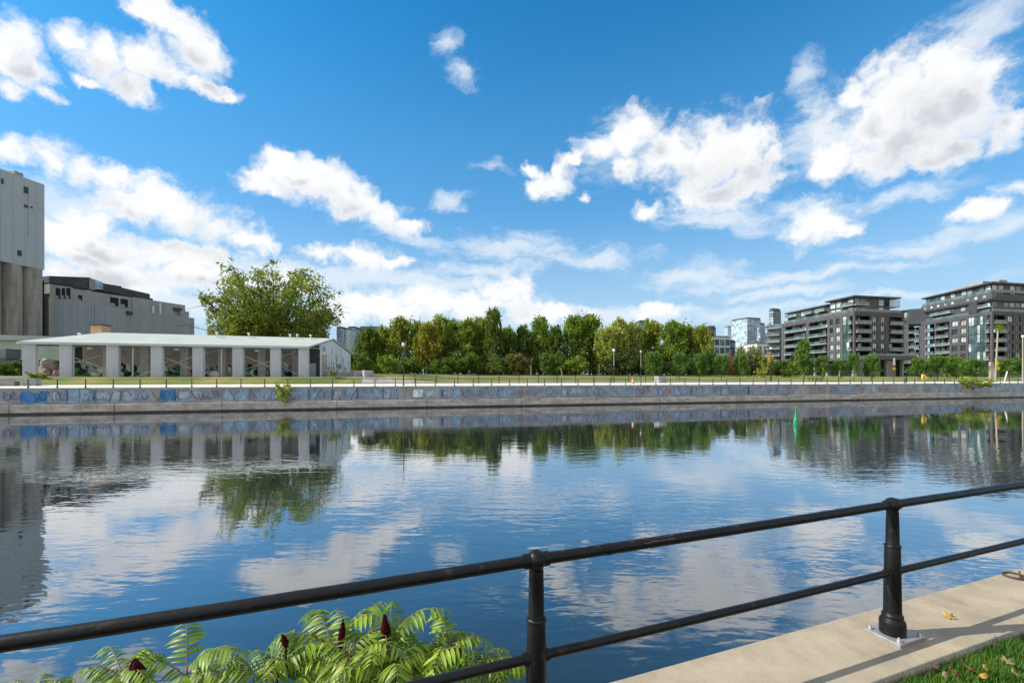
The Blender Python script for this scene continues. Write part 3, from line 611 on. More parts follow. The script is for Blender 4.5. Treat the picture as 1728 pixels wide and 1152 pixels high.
# tree row across the field
poplar_env = lambda q: max(.10, (math.sin(math.pi*min(.98, max(.1, q*.80+.16)))**.8))*(1-.55*q)
PV = [make_tree(200+i, 22, 9.5, 1.2, 26, 7500, .42, M['leaf_mid'], M['bark'], 'tall', .26, poplar_env) for i in range(6)]
ROW = [(622,552,40,158,'leaf_dark','dark green rounded tree at the left end of the tree row'),
 (650,549,36,165,'leaf_olive','olive tree with brownish lower leaves right of the dark round end tree'),
 (676,533,40,160,'leaf_olive','tall pointed olive tree behind the black lamp post'),
 (704,539,34,168,'leaf_mid','slender green tree just left of the yellow tree'),
 (722,540,40,156,'leaf_yellow','yellow leaved autumn tree in the tree row'),
 (744,531,40,163,'leaf_olive','tall olive tree just right of the yellow tree'),
 (764,538,38,170,'leaf_mid','mid green tree, second to the right of the yellow tree'),
 (788,535,36,160,'leaf_mid','loose open green tree, third to the right of the yellow tree'),
 (811,533,36,164,'leaf_olive','bushy tree directly left of the tallest spire tree'),
 (833,516,34,158,'leaf_dark','tallest narrow spire like tree of the row'),
 (857,548,34,168,'leaf_mid','shorter tree directly right of the tallest spire tree'),
 (882,548,34,160,'leaf_dark','small pointed dark tree with reddish undergrowth at its foot'),
 (911,533,40,162,'leaf_mid','tall green tree left of the broad bright tree'),
 (938,549,34,158,'leaf_dark','lower dark tree tucked against the broad bright tree'),
 (970,530,42,160,'leaf_mid','left half of the broad bright tree pair in the row centre'),
 (995,527,42,163,'leaf_mid','right half of the broad bright tree pair in the row centre'),
 (1022,548,36,156,'leaf_pale','pale yellow green tree right of the broad bright pair'),
 (1044,536,38,160,'leaf_pale','pale tree with twin spikes behind the white headed lamp'),
 (1066,543,38,164,'leaf_pale','pale bushy tree just right of the white headed lamp'),
 (1100,538,42,168,'leaf_olive','olive tree in front of the small glass tower top'),
 (1136,540,44,160,'leaf_mid','broad green tree near the right end of the row'),
 (1160,546,38,163,'leaf_olive','olive flat topped tree, second from the right end of the row'),
 (1184,545,36,158,'leaf_olive','olive tree at the right end of the row beside the office block')]
for i, (px, py, w, Z, m, lab) in enumerate(ROW):
    x = (px-CX)/F*Z; z0 = gz(x, Z)-.1; H = at(0, py-3, Z).z-z0; Wm = w/F*Z*1.3
    place_tree(PV[i % 6], 'tall_tree', lab, 'tree', (x, Z, z0), i*1.7, (Wm/9.5, Wm/9.5, H/22), M[m], 'row of tall trees across the field')
n_ = 16000; pxs = npr.uniform(585, 1345, n_); Zs = npr.uniform(178, 192, n_); hh_ = 6+2*np.sin(pxs*.09)+1.3*np.sin(pxs*.23+1)
Pw = np.stack([(pxs-CX)/F*Zs, Zs, 2.4+hh_*npr.uniform(0, 1, n_)**.8], 1)
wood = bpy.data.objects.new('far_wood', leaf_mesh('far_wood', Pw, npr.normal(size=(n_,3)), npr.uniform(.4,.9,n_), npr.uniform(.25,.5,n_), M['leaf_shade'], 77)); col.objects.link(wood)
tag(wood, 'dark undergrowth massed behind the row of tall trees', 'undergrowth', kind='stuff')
dome = lambda q: max(.1, math.sqrt(max(0, 1-(q*.98)**2)))
SV = [make_tree(300+i, 6, 8, .2, 16, 2600, .33, M['leaf_dark'], M['bark'], 'round', .12, dome) for i in range(3)]
SHR = [(603,588,44,'leaf_dark'),(632,598,40,'leaf_mid'),(655,596,42,'leaf_mid'),(686,600,50,'leaf_dark'),(716,598,46,'leaf_olive'),(748,602,52,'leaf_dark'),(782,590,52,'leaf_dark'),(815,600,50,'leaf_rust'),(846,596,50,'leaf_dark'),(874,592,44,'leaf_rust'),
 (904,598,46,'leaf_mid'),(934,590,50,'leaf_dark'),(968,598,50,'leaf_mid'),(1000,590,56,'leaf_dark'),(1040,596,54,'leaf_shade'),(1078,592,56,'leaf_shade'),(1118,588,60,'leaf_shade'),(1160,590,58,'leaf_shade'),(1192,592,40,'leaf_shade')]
for i, (px, py, w, m) in enumerate(SHR):
    Z = 150 if i not in (0, 2) else 140
    if i % 3 == 1: Z = 172
    x = (px-CX)/F*Z; z0 = gz(x, Z)-.2; H = at(0, py, Z).z-z0; Wm = w/F*Z*1.1
    kind = {'leaf_dark':'dark green','leaf_mid':'mid green','leaf_olive':'olive','leaf_rust':'brownish green','leaf_shade':'deep dark green'}[m]
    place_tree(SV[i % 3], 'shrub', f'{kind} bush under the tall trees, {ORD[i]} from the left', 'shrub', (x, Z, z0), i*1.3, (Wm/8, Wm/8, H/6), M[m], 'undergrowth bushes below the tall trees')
cone = lambda q: max(.14, (1-q*.9)*min(1, .55+q*2))
YV = [make_tree(400+i, 6, 3.8, .7, 22, 5200, .16, M['leaf_young'], M['bark_grey'], 'tall', .07, lambda q: max(.2, math.sin(math.pi*min(.97, q*.8+.18))**.7)) for i in range(4)]
CV = make_tree(410, 9, 4.2, .7, 26, 6500, .18, M['leaf_young'], M['bark_grey'], 'tall', .09, cone)
YNG = [(1103,593,36,'at the left end of the young trees, beside the grey concrete block'),(1147,595,30,'second from the left of the young trees, right of the concrete block'),(1180,597,32,'third from the left of the young trees, below the olive end tree'),(1217,599,31,'below the white framed office block'),(1249,597,28,'in front of the pale willow, below the glass tower'),
 (1387,601,27,'directly right of the tall conical tree'),(1415,606,23,'smallest one, second right of the tall conical tree'),(1441,597,23,'narrow one under the dark brick corner'),(1470,599,30,'right of the dark brick corner, beside the road sign'),
 (1550,604,32,'behind the yellow safety post'),(1582,600,36,'just right of the yellow safety post, widest of three'),(1603,602,26,'slim one overlapping the wide tree right of the yellow post'),(1630,610,30,'left of the round tree below the green glazed bay'),(1648,606,32,'round one below the green glazed bay'),(1702,606,40,'between the leaning pole and the lantern pole'),(1726,606,30,'at the right edge behind the lantern pole')]
for i, (px, py, w, lab) in enumerate(YNG):
    Z = 92 if i < 9 else (104 if i < 14 else 112)
    if i in (12,): Z = 114
    x = (px-CX)/F*Z; z0 = gz(x, Z)-.05; H = at(0, py-1, Z).z-z0; Wm = w/F*Z*.84
    place_tree(YV[i % 4], 'young_tree', 'small green tree '+lab, 'tree', (x, Z, z0), i*2.1, (Wm/3.6, Wm/3.6, H/6), None, 'young trees along the park lawn')
x = (1357-CX)/F*93; z0 = gz(x, 93); place_tree(CV, 'young_tree', 'tall conical green tree in front of the brick apartment block', 'tree', (x, 93, z0), 0, (1.05,1.05,(at(0,571,93).z-z0)/9), None, 'young trees along the park lawn')
for (px, py, w, Z, v, m, nm, lab) in ((1262,578,46,140,0,'leaf_grey','willow_tree','pale silvery green willow like tree below the glass tower'),(1291,594,40,138,1,'leaf_pale','park_tree','yellowish green tree in front of the white house'),(1234,590,18,150,2,'leaf_pink','park_tree','pinkish leaved tree in front of the blue office wing'),
  (1318,604,30,136,1,'leaf_dark','park_tree','dark green tree left of the tall conical tree'),(1340,606,30,140,2,'leaf_mid','park_tree','mid green tree hidden behind the tall conical tree'),(1614,597,36,130,0,'leaf_mid','park_tree','green tree behind the young trees under the dark balconies')):
    x = (px-CX)/F*Z; z0 = gz(x, Z)-.2; H = at(0, py, Z).z-z0; Wm = w/F*Z
    place_tree(SV[v], nm, lab, 'tree', (x, Z, z0), px*.1, (Wm/8, Wm/8, H/6), M[m])
# bushes growing on the wall
for (px, pt, pb, w, m, lab, tt) in ((479,642,682,21,'leaf_pale','yellow green bush growing on the graffiti wall ledge','bush'),(1643,633,657,40,'leaf_pale','trailing green bush hanging over the canal wall at the right','bush'),(62,626,642,22,'leaf_olive','scruffy weed clump in front of the left pavilion column','bush'),(562,622,636,12,'leaf_olive','small dry weed beside the pavilion side door','bush')):
    t = -.3 if pb > 650 else 8
    s = wall_s(px, t); q = wall_st(s, t); Z = q.y; z0 = at(0, pb, Z).z; H = at(0, pt, Z).z-z0; Wm = w/F*Z*1.15
    if not hasattr(place_tree, 'b'): place_tree.b = make_tree(500, 2.2, 1.6, .05, 16, 900, .13, M['leaf_pale'], M['bark'], 'round', .03, lambda q: .9)
    place_tree(place_tree.b, 'wall_bush', lab, 'bush', (q.x, q.y, z0), px*.3, (Wm/1.6, Wm/1.6, H/2.2), M[m])
# hedge under the mint shed
for i, (px, py, w, Z, lab) in enumerate(((-14,606,50,68,'dark hedge at the left frame edge under the mint green shed'),(22,606,50,68,'dark hedge left of the first pavilion column'),(80,606,60,68,'dark hedge seen through the open left bay of the pavilion'))):
    x = (px-CX)/F*Z; z0 = 1.9; H = at(0, py, Z).z-z0; Wm = w/F*Z
    place_tree(SV[i], 'hedge', lab, 'hedge', (x, Z, z0), i, (Wm/8, Wm/12, H/6), M['leaf_dark'])

# ------------------------------------------------------------------ sumac bushes
def sumac_leaf(mb, base, az, up, L, r, droop=1.):
    n = 14; d = Vector((math.cos(az), math.sin(az), 0)); pts = []; e = up; p = Vector(base); st = L/n
    for i in range(n+1):
        pts.append(p.copy()); p = p+(d*math.cos(e)+Vector((0,0,math.sin(e))))*st; e -= droop*(.055+.02*i*.6)
    mb.tube(pts, [.0035*(1-.7*i/n) for i in range(n+1)], 5, 1, caps=False)
    side = Vector((-d.y, d.x, 0))
    for i in range(2, n+1):
        q = i/n; t = (pts[min(i+1, n)]-pts[i-1]).normalized(); nrm = side.cross(t).normalized()
        if nrm.z < 0: nrm = -nrm
        ll = L*.27*(math.sin(math.pi*(.18+.72*q))**.8)*r.uniform(.72,1.14)
        for sg in ((-1, 1) if i < n else (-1, 0, 1)):
            if r.random() < .06: continue
            sw = (side*sg*1.0+t*(.42 if sg else 1.)-nrm*r.uniform(.1,.7)*droop).normalized() if sg else t
            wv = sw.cross(nrm).normalized(); ww = ll*.115; b = pts[i]; dn = -nrm*ll*.16+Vector((0,0,-.10*ll))
            row = []
            for (u, wq) in ((0,.25),(.22,.9),(.5,1.),(.78,.62),(1.,.03)):
                c = b+sw*ll*u+dn*u*u*1.3; row += [c-wv*ww*wq+nrm*ww*wq*.35, c, c+wv*ww*wq+nrm*ww*wq*.35]
            mb.add(row, [f for k in range(4) for f in ((3*k, 3*k+1, 3*k+4, 3*k+3), (3*k+1, 3*k+2, 3*k+5, 3*k+4))], 0, True)
def sumac(label, px, Z, zroot, heads, cones, seed):
    r = random.Random(seed); base = Vector(((px-CX)/F*Z, Z, zroot)); rt = thing('sumac_bush', label, 'bush', base, 'sumac bushes below the railing')
    mb = MB(); st = MB()
    for (hx, hy, dz, nl, L) in heads:
        h = at(hx, hy, Z+dz); b = base+Vector((r.uniform(-.12,.12), r.uniform(-.1,.1), 0))
        st.tube(bez(b, Vector((h.x*.5+b.x*.5, h.y, b.z*.3+h.z*.7)), h, 8), [.016-.010*i/8 for i in range(9)], 7)
        for k in range(nl):
            az = k*2.4+r.uniform(-.5,.5)
            sumac_leaf(mb, h+Vector((0,0,-.012*k)), az, r.uniform(.45,1.15), L*r.uniform(.75,1.15), r, r.uniform(.75,1.25))
    mb.build('foliage', [M['leaf_sumac'], M['sumac_stem']], rt); st.build('stem', M['sumac_stem'], rt)
    for (cx, ct, cb, w, tilt) in cones:
        a = at(cx, cb, Z-.05); b = at(cx+tilt, ct, Z-.05); c = MB(); ax = b-a; wr = w/F*Z*.42
        c.tube([a+ax*q/20 for q in range(21)], [wr*max(.08, (math.sin(math.pi*min(1,(q/20)*.8+.18))**.7)*r.uniform(.78,1.12)) for q in range(21)], 14)
        c.tube([a-Vector((0,0,.16)), a+ax*.1], .006, 6)
        o = c.build('fruit_cone', M['sumac_fruit'], rt)
        for v in o.data.vertices:
            v.co += Vector((r.uniform(-1,1), r.uniform(-1,1), r.uniform(-1,1)))*wr*.2
sumac('large sumac bush with upright dark red cones left of the centre post', 640, 2.75, -1.1,
      [(430,1150,.05,5,.38),(660,1130,-.2,5,.36),(850,1140,.1,5,.28),(500,1120,.0,7,.40),(560,1085,.12,8,.44),(590,1100,-.1,6,.36),(655,1085,.0,8,.42),(705,1105,.15,7,.42),(760,1090,.05,7,.38),(800,1125,.0,7,.36),(455,1150,-.05,6,.40),(700,1150,-.12,7,.42),(610,1150,-.1,7,.40),(830,1150,.08,5,.30),(540,1160,0,6,.4)],
      [(652,1037,1082,17,-3),(574,1045,1092,13,5),(483,1070,1090,12,-6),(468,1118,1142,17,-6),(777,1090,1104,10,0)], 1)
sumac('small sumac shoot with one drooping red cone near the left corner', 225, 2.7, -1.0, [(205,1130,.0,7,.36),(150,1165,.05,5,.34)], [(235,1112,1152,24,-8)], 2)
sumac('low sumac fronds without cones between the two coned bushes', 335, 2.75, -1.0, [(315,1130,.0,6,.40),(360,1150,.1,5,.34)], [], 3)
sumac('sumac tip barely showing at the bottom left corner', 60, 2.7, -1.0, [(60,1172,.0,6,.30)], [], 4)

# ------------------------------------------------------------------ buoy
bz = F*(EYE-WATER)/(716-HY); b0 = Vector(((1343-CX)/F*bz, bz, WATER)); bu = thing('channel_buoy', 'small green spar buoy floating on the canal', 'buoy', b0)
mb = MB(); mb.lathe(b0, [(.17,-.5),(.20,-.05),(.21,.15),(.19,.42),(.13,.58),(.10,.62),(.10,.72)], 16); mb.build('float', M['buoy_green'], bu)
mb = MB(); mb.lathe(b0, [(.11,.72),(.085,.78),(.075,1.1),(.055,1.2),(.055,1.3),(.09,1.34),(.07,1.45),(.03,1.56)], 14); mb.build('mast', M['buoy_green'], bu)

# ------------------------------------------------------------------ white pavilion
def ray_on(px, p, d):
    u = (px-CX)/F; return (u*p.y-p.x)/(d.x-u*d.y)
PA = Vector(((37.5-CX)/F*56.5, 56.5)); PB = Vector(((521-CX)/F*65.5, 65.5)); PD = PB-PA; PVv = Vector((.84, 6.5))
def pp(a, s): q = PA+PD*a+PVv*s; return q
def pa(px, s=0): return ray_on(px, PA+PVv*s, PD)
pv = thing('pavilion', 'long white open sided pavilion with wide columns beyond the canal wall', 'building', (PA.x, PA.y, 1.83))
ZE, ZR = 6.22, 7.95
def pbox(mb, a0, a1, s0, s1, z0, z1, mi=0):
    c = [pp(a0,s0), pp(a1,s0), pp(a1,s1), pp(a0,s1)]
    z0 = z0 if hasattr(z0,'__len__') else [z0]*4; z1 = z1 if hasattr(z1,'__len__') else [z1]*4
    mb.hexa([(p.x,p.y,z) for p, z in zip(c, z0)]+[(p.x,p.y,z) for p, z in zip(c, z1)], mi)
corrugated('pav_column', (.50,.515,.565), .16, PD.normalized(), .55)
COLS = [(37.7,60),(100,121),(179.4,199.3),(254,273.5),(324.5,343),(392,410),(456,473),(503.5,520)]
for (x0, x1) in COLS:
    mb = MB(); pbox(mb, pa(x0), pa(x1), 0, .05, 1.7, ZE-.12); mb.build('column', M['pav_column'], pv)
# roof: front slope, hipped left end, rear slope (thick sheet)
e0, e1 = -.006, 1.006
rl = Vector(((175-CX)/F*62.6, 62.6)); rr_ = pp(1.0, 1.0); fl, fr = pp(e0,-.06), pp(e1,-.06); bl, br = pp(e0,2.08), pp(e1,2.08)
def v3(p, z): return Vector((p.x, p.y, z))
mb = MB(); ridge_l, ridge_r = v3(rl, ZR), v3(pp(e1,1.0), ZR)
top = [v3(fl,ZE), v3(fr,ZE), ridge_r, ridge_l, v3(br,ZE-.35), v3(bl,ZE-.35)]
low = [p-Vector((0,0,.22)) for p in top]
mb.add(top+low, [(0,1,2,3),(3,2,4,5),(0,3,5),(7,6,9,8),(9,11,10,8),(6,11,9),(0,6,7,1),(1,7,8,2),(2,8,10,4),(4,10,11,5),(5,11,6,0)])
mb.build('roof', M['pav_white'], pv)
mb = MB()
for (p, q) in ((v3(fl,ZE-.24), v3(fr,ZE-.24)),):
    mb.tube([p, q], .06, 6)
mb.build('gutter', M['pav_trim'], pv)
for i in range(7):
    a0 = pa(COLS[i][1]); a1 = pa(COLS[i+1][0])
    mb = MB(); pbox(mb, a0, a1, .02, .07, 5.72, 5.98, 0); pbox(mb, a0, a1, .0, .03, 6.02, 6.09, 1); mb.build('header_beam', [M['pav_beam'], M['pav_trim']], pv)
mb = MB(); pbox(mb, -.005, 1.002, -.05, 2.0, 1.55, 1.86); mb.build('floor', M['pav_floor'], pv)
# back wall and partitions
mb = MB(); aa = [pa(121,.95), pa(139,.95), pa(170,.95), pa(545,.95)]
pbox(mb, aa[0], aa[1], .95, 1.0, 1.86, 6.1, 1); pbox(mb, aa[1], 1.0, .95, 1.0, 1.86, 6.3, 0)
for px in (168, 232, 300, 364, 432, 490):
    a = pa(px, .8); pbox(mb, a, a+.03, .86, .949, 1.86, 6.0, 2)
mb.build('back_wall', [M['pav_beige'], M['pav_dark'], M['timber']], pv)
mb = MB(); pbox(mb, pa(121,.1), .995, .1, .97, 6.02, 6.08); mb.build('ceiling', M['pav_white'], pv)
def pfn(a, z, off): p = pp(a, .95); q = PVv.normalized()*off; return (p.x-q.x, p.y-q.y, z)
r = random.Random(9); PL = PD.length
for i in range(1, 7):
    mb = MB(); p0_, p1_ = COLS[i][1], COLS[i+1][0]; n = 9
    a0_, a1_ = pa(p0_-8, .95), pa(p1_+8, .95); N_ = 10
    lo = [pfn(lerp(a0_,a1_,j/N_), 1.9, .01) for j in range(N_+1)]; hi = [pfn(lerp(a0_,a1_,j/N_), 3.1+r.uniform(-.5,.6), .01) for j in range(N_+1)]
    mb.add(lo+hi, [(j, j+1, N_+2+j, N_+1+j) for j in range(N_)], 1 if i % 2 else 3)
    for k in range(n):
        a = pa(lerp(p0_-6, p1_+12, (k+.5)/n), .95); wd = r.uniform(.35, .95)/PL
        blob(mb, a, 1.95+r.uniform(.3, 1.4), wd, r.uniform(.3, .75), r.choice((0,2,1,2,3,4)), .02+.004*k, pfn, r, 12)
    for k in range(5):
        a = pa(r.uniform(p0_, p1_), .95); cz = 1.95+r.uniform(.3,1.6); a0 = r.uniform(0,6)
        ribbon(mb, [(a+.025*math.cos(a0+j*.5), cz+.7*math.sin(a0+j*.5)) for j in range(9)], .012, r.choice((2,3,4)), .06+.004*k, lambda x, z, o: pfn(x, max(1.9, z), o))
    mb.build('graffiti', [M['paint_teal'], M['paint_green'], M['paint_mint'], M['paint_black'], M['paint_white']], pv)
def brace(px0, y0, px1, y1, s, w=.07, m='timber'):
    ps = []
    for (px, y) in ((px0,y0),(px1,y1)):
        a = pa(px, s); p = pp(a, s); ps.append((p.x, p.y, EYE+(HY-y)/F*p.y))
    mb = MB(); mb.tube(ps, w, 4); mb.build('brace', M[m], pv)
brace(71,583,98,595,.4,.06); brace(122,602,179,623,.25); brace(122,612,170,600,.5); brace(200,590,253,592,.5,.06)
brace(225,581,224,636,.06,.1,'pav_white'); brace(228,636,255,626,.06,.05)
brace(274,601,324,622,.3); brace(274,622,324,602,.34); brace(345,597,370,590,.4); brace(374,582,374,636,.06,.1,'pav_white'); brace(345,628,372,636,.3)
brace(411,600,456,619,.3); brace(411,624,456,609,.34); brace(474,602,500,593,.4); brace(474,618,502,632,.4)
for px in (150, 297, 433):
    a = pa(px,.2); mb = MB(); pbox(mb, a-.008, a+.008, .2, .24, 5.45, 5.68); mb.build('light_fitting', M['lamp_white'], pv)
# right gable wall and recess
z_at = lambda s: (ZE-.3)+(ZR-ZE)*(s if s <= 1 else 1-(s-1)*1.2)
mb = MB(); aG = 1.0; S0 = .5
w_ = [(S0, 1.86), (1.92, 1.86), (1.92, z_at(1.92)), (1.0, z_at(1.0)), (S0, z_at(S0))]
outer = [v3(pp(aG, s), z) for s, z in w_]; inner = [v3(pp(aG-.008, s), z) for s, z in w_]; n = 5
mb.add(outer+inner, [(0,1,2,3,4),(9,8,7,6,5)]+[(i,(i+1)%n,n+(i+1)%n,n+i)[::-1] for i in range(n)])
corrugated('gable_cladding', (.62,.66,.68), .9, PVv.normalized(), .6); mb.build('gable_wall', M['gable_cladding'], pv)
def gfn(s, z, off): p = pp(aG, s); q = PD.normalized()*off; return (p.x+q.x, p.y+q.y, z)
mb = MB(); r = random.Random(12)
for (s, z, rs, rz, mi) in ((.62,6.1,.1,.5,0),(.95,5.2,.06,.35,1),(1.3,5.3,.05,.6,1),(1.5,5.3,.05,.5,1),(1.05,3.9,.03,.35,2),(1.15,3.6,.03,.3,2),(.8,3.2,.06,.15,3),(.82,2.7,.03,.2,3),(1.35,3.5,.12,.5,4),(1.2,2.9,.14,.45,5),(1.0,2.4,.08,.2,4),(1.6,2.9,.12,.7,5),(.72,4.5,.05,.5,1)):
    blob(mb, s, z, rs, rz, mi, .012+.003*mi, gfn, r, 12)
for k in range(16):
    s_, z1_ = r.uniform(.6, 1.85), r.uniform(2.6, 6.2); z1_ = min(z1_, z_at(s_)-.35); z0_ = max(2., z1_-r.uniform(.8, 2.6))
    ribbon(mb, [(s_+.012*math.sin(j*1.7+k), lerp(z1_, z0_, j/6)) for j in range(7)], r.uniform(.02,.07), r.choice((0,1,1,2,4,5,5)), .012+.0012*k, gfn)
for k in range(3): ribbon(mb, [(.75+k*.2+.06*math.cos(j*.5+k), 3+.5*math.sin(j*.5+k)) for j in range(10)], .012, 3, .035+.004*k, gfn)
mb.build('graffiti', [M['paint_sky'], M['paint_mint'], M['paint_green'], M['paint_ink'], M['paint_rose'], M['paint_white']], pv)
mb = MB(); pbox(mb, .93, .995, .44, .50, 1.86, 6.0); mb.build('porch_wall', M['pav_dark'], pv)
mb = MB(); a = pa(512,.40); pbox(mb, .945, .985, .42, .435, 1.9, 3.9, 0); mb.build('graffiti', M['paint_slate'], pv)
mb = MB(); c0_ = gfn(.53,2.2,.05); d0 = gfn(.72,2.2,.05); d1 = gfn(.72,2.2,.12); c1_ = gfn(.53,2.2,.12)
mb.hexa([(p[0],p[1],2.7) for p in (c0_,d0,d1,c1_)]+[(p[0],p[1],5.3) for p in (c0_,d0,d1,c1_)]); do = mb.build('door', M['pav_beige'], pv)
mb = MB()
for k in range(4):
    c = [gfn(.54,0,.06), gfn(.70,0,.06), gfn(.70,0,.5+.18*(3-k)), gfn(.54,0,.5+.18*(3-k))]; z = 1.95+.24*k
    mb.hexa([(p[0],p[1],z) for p in c]+[(p[0],p[1],z+.06) for p in c])
mb.build('steps', M['pav_white'], pv)
for px in (134, 372, 425, 494, 506, 528):
    a = ray_on(px, Vector((ridge_l.x,ridge_l.y)), Vector((ridge_r.x-ridge_l.x, ridge_r.y-ridge_l.y))) if px > 175 else None
    q = ridge_l.lerp(ridge_r, a)-Vector((0,.8,.25)) if a is not None else v3(pp(pa(134,.7),.7), ZE+.9)
    mb = MB(); mb.lathe(q, [(.1,-.1),(.1,.45),(.2,.5),(.2,.62),(.05,.7)], 10); mb.build('roof_vent', M['lamp_white'], pv)
q = at(162, 560, 66); mb = MB(); mb.box(q.x-.8, q.x+.8, q.y, q.y+1.4, ZR-1, at(0,549,66).z, 0); mb.box(q.x-.95, q.x+.9, q.y-.1, q.y+1.5, at(0,549,66).z, at(0,547,66).z, 1)
mb.build('roof_box', [M['plywood'], M['dark_metal']], pv)
# rubble and debris in the open left bay
def boulder(px, py, Z, sz, m, name, label, cat, seed, group=None, sq=1.):
    r = random.Random(seed); bm = bmesh.new(); bmesh.ops.create_icosphere(bm, subdivisions=2, radius=1)
    for v in bm.verts:
        q = 1+.22*math.sin(v.co.x*3+seed)*math.cos(v.co.y*4+seed*2)+r.uniform(-.1,.1); v.co *= q; v.co.z = max(-.55, v.co.z*.8)
    for v in bm.verts: v.co = Vector((v.co.x*sz[0], v.co.y*sz[1], (v.co.z+.55)*sz[2]))
    me = bpy.data.meshes.new(name); bm.to_mesh(me); bm.free(); me.materials.append(m); o = bpy.data.objects.new(name, me); col.objects.link(o)
    x = (px-CX)/F*Z; o.location = (x, Z, EYE+(HY-py)/F*Z); return tag(o, label, cat, group)
for i, (px, py, sz, m, lab) in enumerate(((72,635,(.9,.7,.9),'rubble','tan rubble lump beside the first pavilion column'),(81,630,(.8,.6,1.5),'rubble','tall tan rubble lump in the open left bay'),(90,634,(.9,.7,1.3),'rubble','pale rubble lump below the second pavilion column'),(96,636,(.45,.4,.7),'paint_rose','pinkish painted rubble lump against the second pavilion column'),(361,636,(.9,.6,.7),'block_concrete','pale rubble heap at the foot of the sixth pavilion column'))):
    boulder(px, py, 59+.8*(i%3) if i < 4 else 63, sz, M[m], 'rubble', lab, 'rubble', 30+i, 'rubble lumps in the pavilion')
# ------------------------------------------------------------------ mint shed at left, concrete blocks
ms = thing('shed', 'pale mint green shed with grey roof behind the pavilion', 'building', at(20, 630, 76))
A_, B_ = Vector(((-60-CX)/F*74, 74)), Vector(((230-CX)/F*84, 84)); nd = (B_-A_).normalized(); nnv = Vector((-nd.y, nd.x))
def quadplan(o0, o1): return [A_+nnv*o0, B_+nnv*o0, B_+nnv*o1, A_+nnv*o1]
corrugated('mint_panel', (.42,.52,.44), .5, nd, .6)
zt, zb = at(0,574,76).z, at(0,607,76).z
mb = MB(); mb.prism(quadplan(0,14), zb, zt); mb.build('wall', M['mint_panel'], ms)
mb = MB(); mb.prism(quadplan(-.8,15), zt+.02, zt+.85); mb.build('roof', M['mint_roof'], ms)
mb = MB(); mb.prism(quadplan(2,14), 1.7, zb-.02); mb.build('undercroft', M['black_void'], ms)  # black block stands in for shade in the open space below
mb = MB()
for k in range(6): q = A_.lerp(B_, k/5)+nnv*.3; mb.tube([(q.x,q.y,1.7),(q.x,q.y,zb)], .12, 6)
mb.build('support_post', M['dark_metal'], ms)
q = at(-2, 605, 70); mb = MB(); mb.box(q.x-2, q.x+1.1, q.y, q.y+2, 1.9, q.z, 0); mb.box(q.x-2.1, q.x+1.2, q.y-.1, q.y+2.1, q.z+.0, at(0,588,70).z, 0); tag(mb.build('cabinet', M['pav_beam'], None, .05), 'dark grey metal cabinet at the left edge before the mint shed', 'cabinet')
s_ = wall_s(18, 3.6); q = wall_st(s_, 3.6); mb = MB(); z = gz(q.x, q.y)
for (a, b, z0, z1) in ((-2.2,2.3,.52,.85),(-2.2,.3,0,.52),(1.,2.3,0,.52)):
    c = [q+WD*a, q+WD*b, q+WD*b+WN*.9, q+WD*a+WN*.9]; mb.prism(c, z+z0, z+z1+.0)
tag(mb.build('concrete_bench', M['block_concrete'], None, .04), 'low pale concrete bench with a gap at the far left of the promenade', 'bench')
for i, (pxa, pxb, yt, yb, Z, lab) in enumerate(((567,598,627,634,70,'dark grey concrete barrier at the foot of the pavilion gable'),(597,614,625.5,637,68,'grey rough concrete block between barrier and the end block'),(615,631,625,637,68,'squarish grey concrete block at the right end of the barrier row'),(1112,1125,635,645,74,'grey concrete block standing by the first young tree'))):
    a, b = at(pxa,yb,Z), at(pxb,yb,Z+ (1 if i else 3)); mb = MB(); d = (Vector((b.x-a.x,b.y-a.y))).normalized(); nn_ = Vector((-d.y,d.x))
    c = [Vector((a.x,a.y)), Vector((b.x,b.y)), Vector((b.x,b.y))+nn_*1.0, Vector((a.x,a.y))+nn_*1.0]; zt_ = at(0,yt,Z).z
    g0 = min(a.z, gz(a.x,a.y))-.1
    mb.prism(c, g0, [zt_, zt_-.1, zt_, zt_+.05]); tag(mb.build('concrete_block', M['block_concrete'], None, .08), lab, 'concrete block')

# ------------------------------------------------------------------ industrial buildings at left
class Face:
    def __init__(s, P0, P1, flip=False):
        s.P = Vector(P0); s.d = (Vector(P1)-Vector(P0)); s.L = s.d.length; s.d.normalize(); s.n = Vector((s.d.y, -s.d.x))*( -1 if flip else 1)
    def s_of(s, px, off=0): return ray_on(px, s.P+s.n*off, s.d)
    def z_of(s, px, py, off=0):
        q = s.P+s.n*off+s.d*s.s_of(px, off); return EYE+(HY-py)/F*q.y
    def pt(s, a, off): q = s.P+s.d*a+s.n*off; return q
    def box(s, mb, a0, a1, o0, o1, z0, z1, mi=0):
        c = [s.pt(a0,o1), s.pt(a1,o1), s.pt(a1,o0), s.pt(a0,o0)]
        mb.hexa([(p.x,p.y,z0) for p in c]+[(p.x,p.y,z1) for p in c], mi)
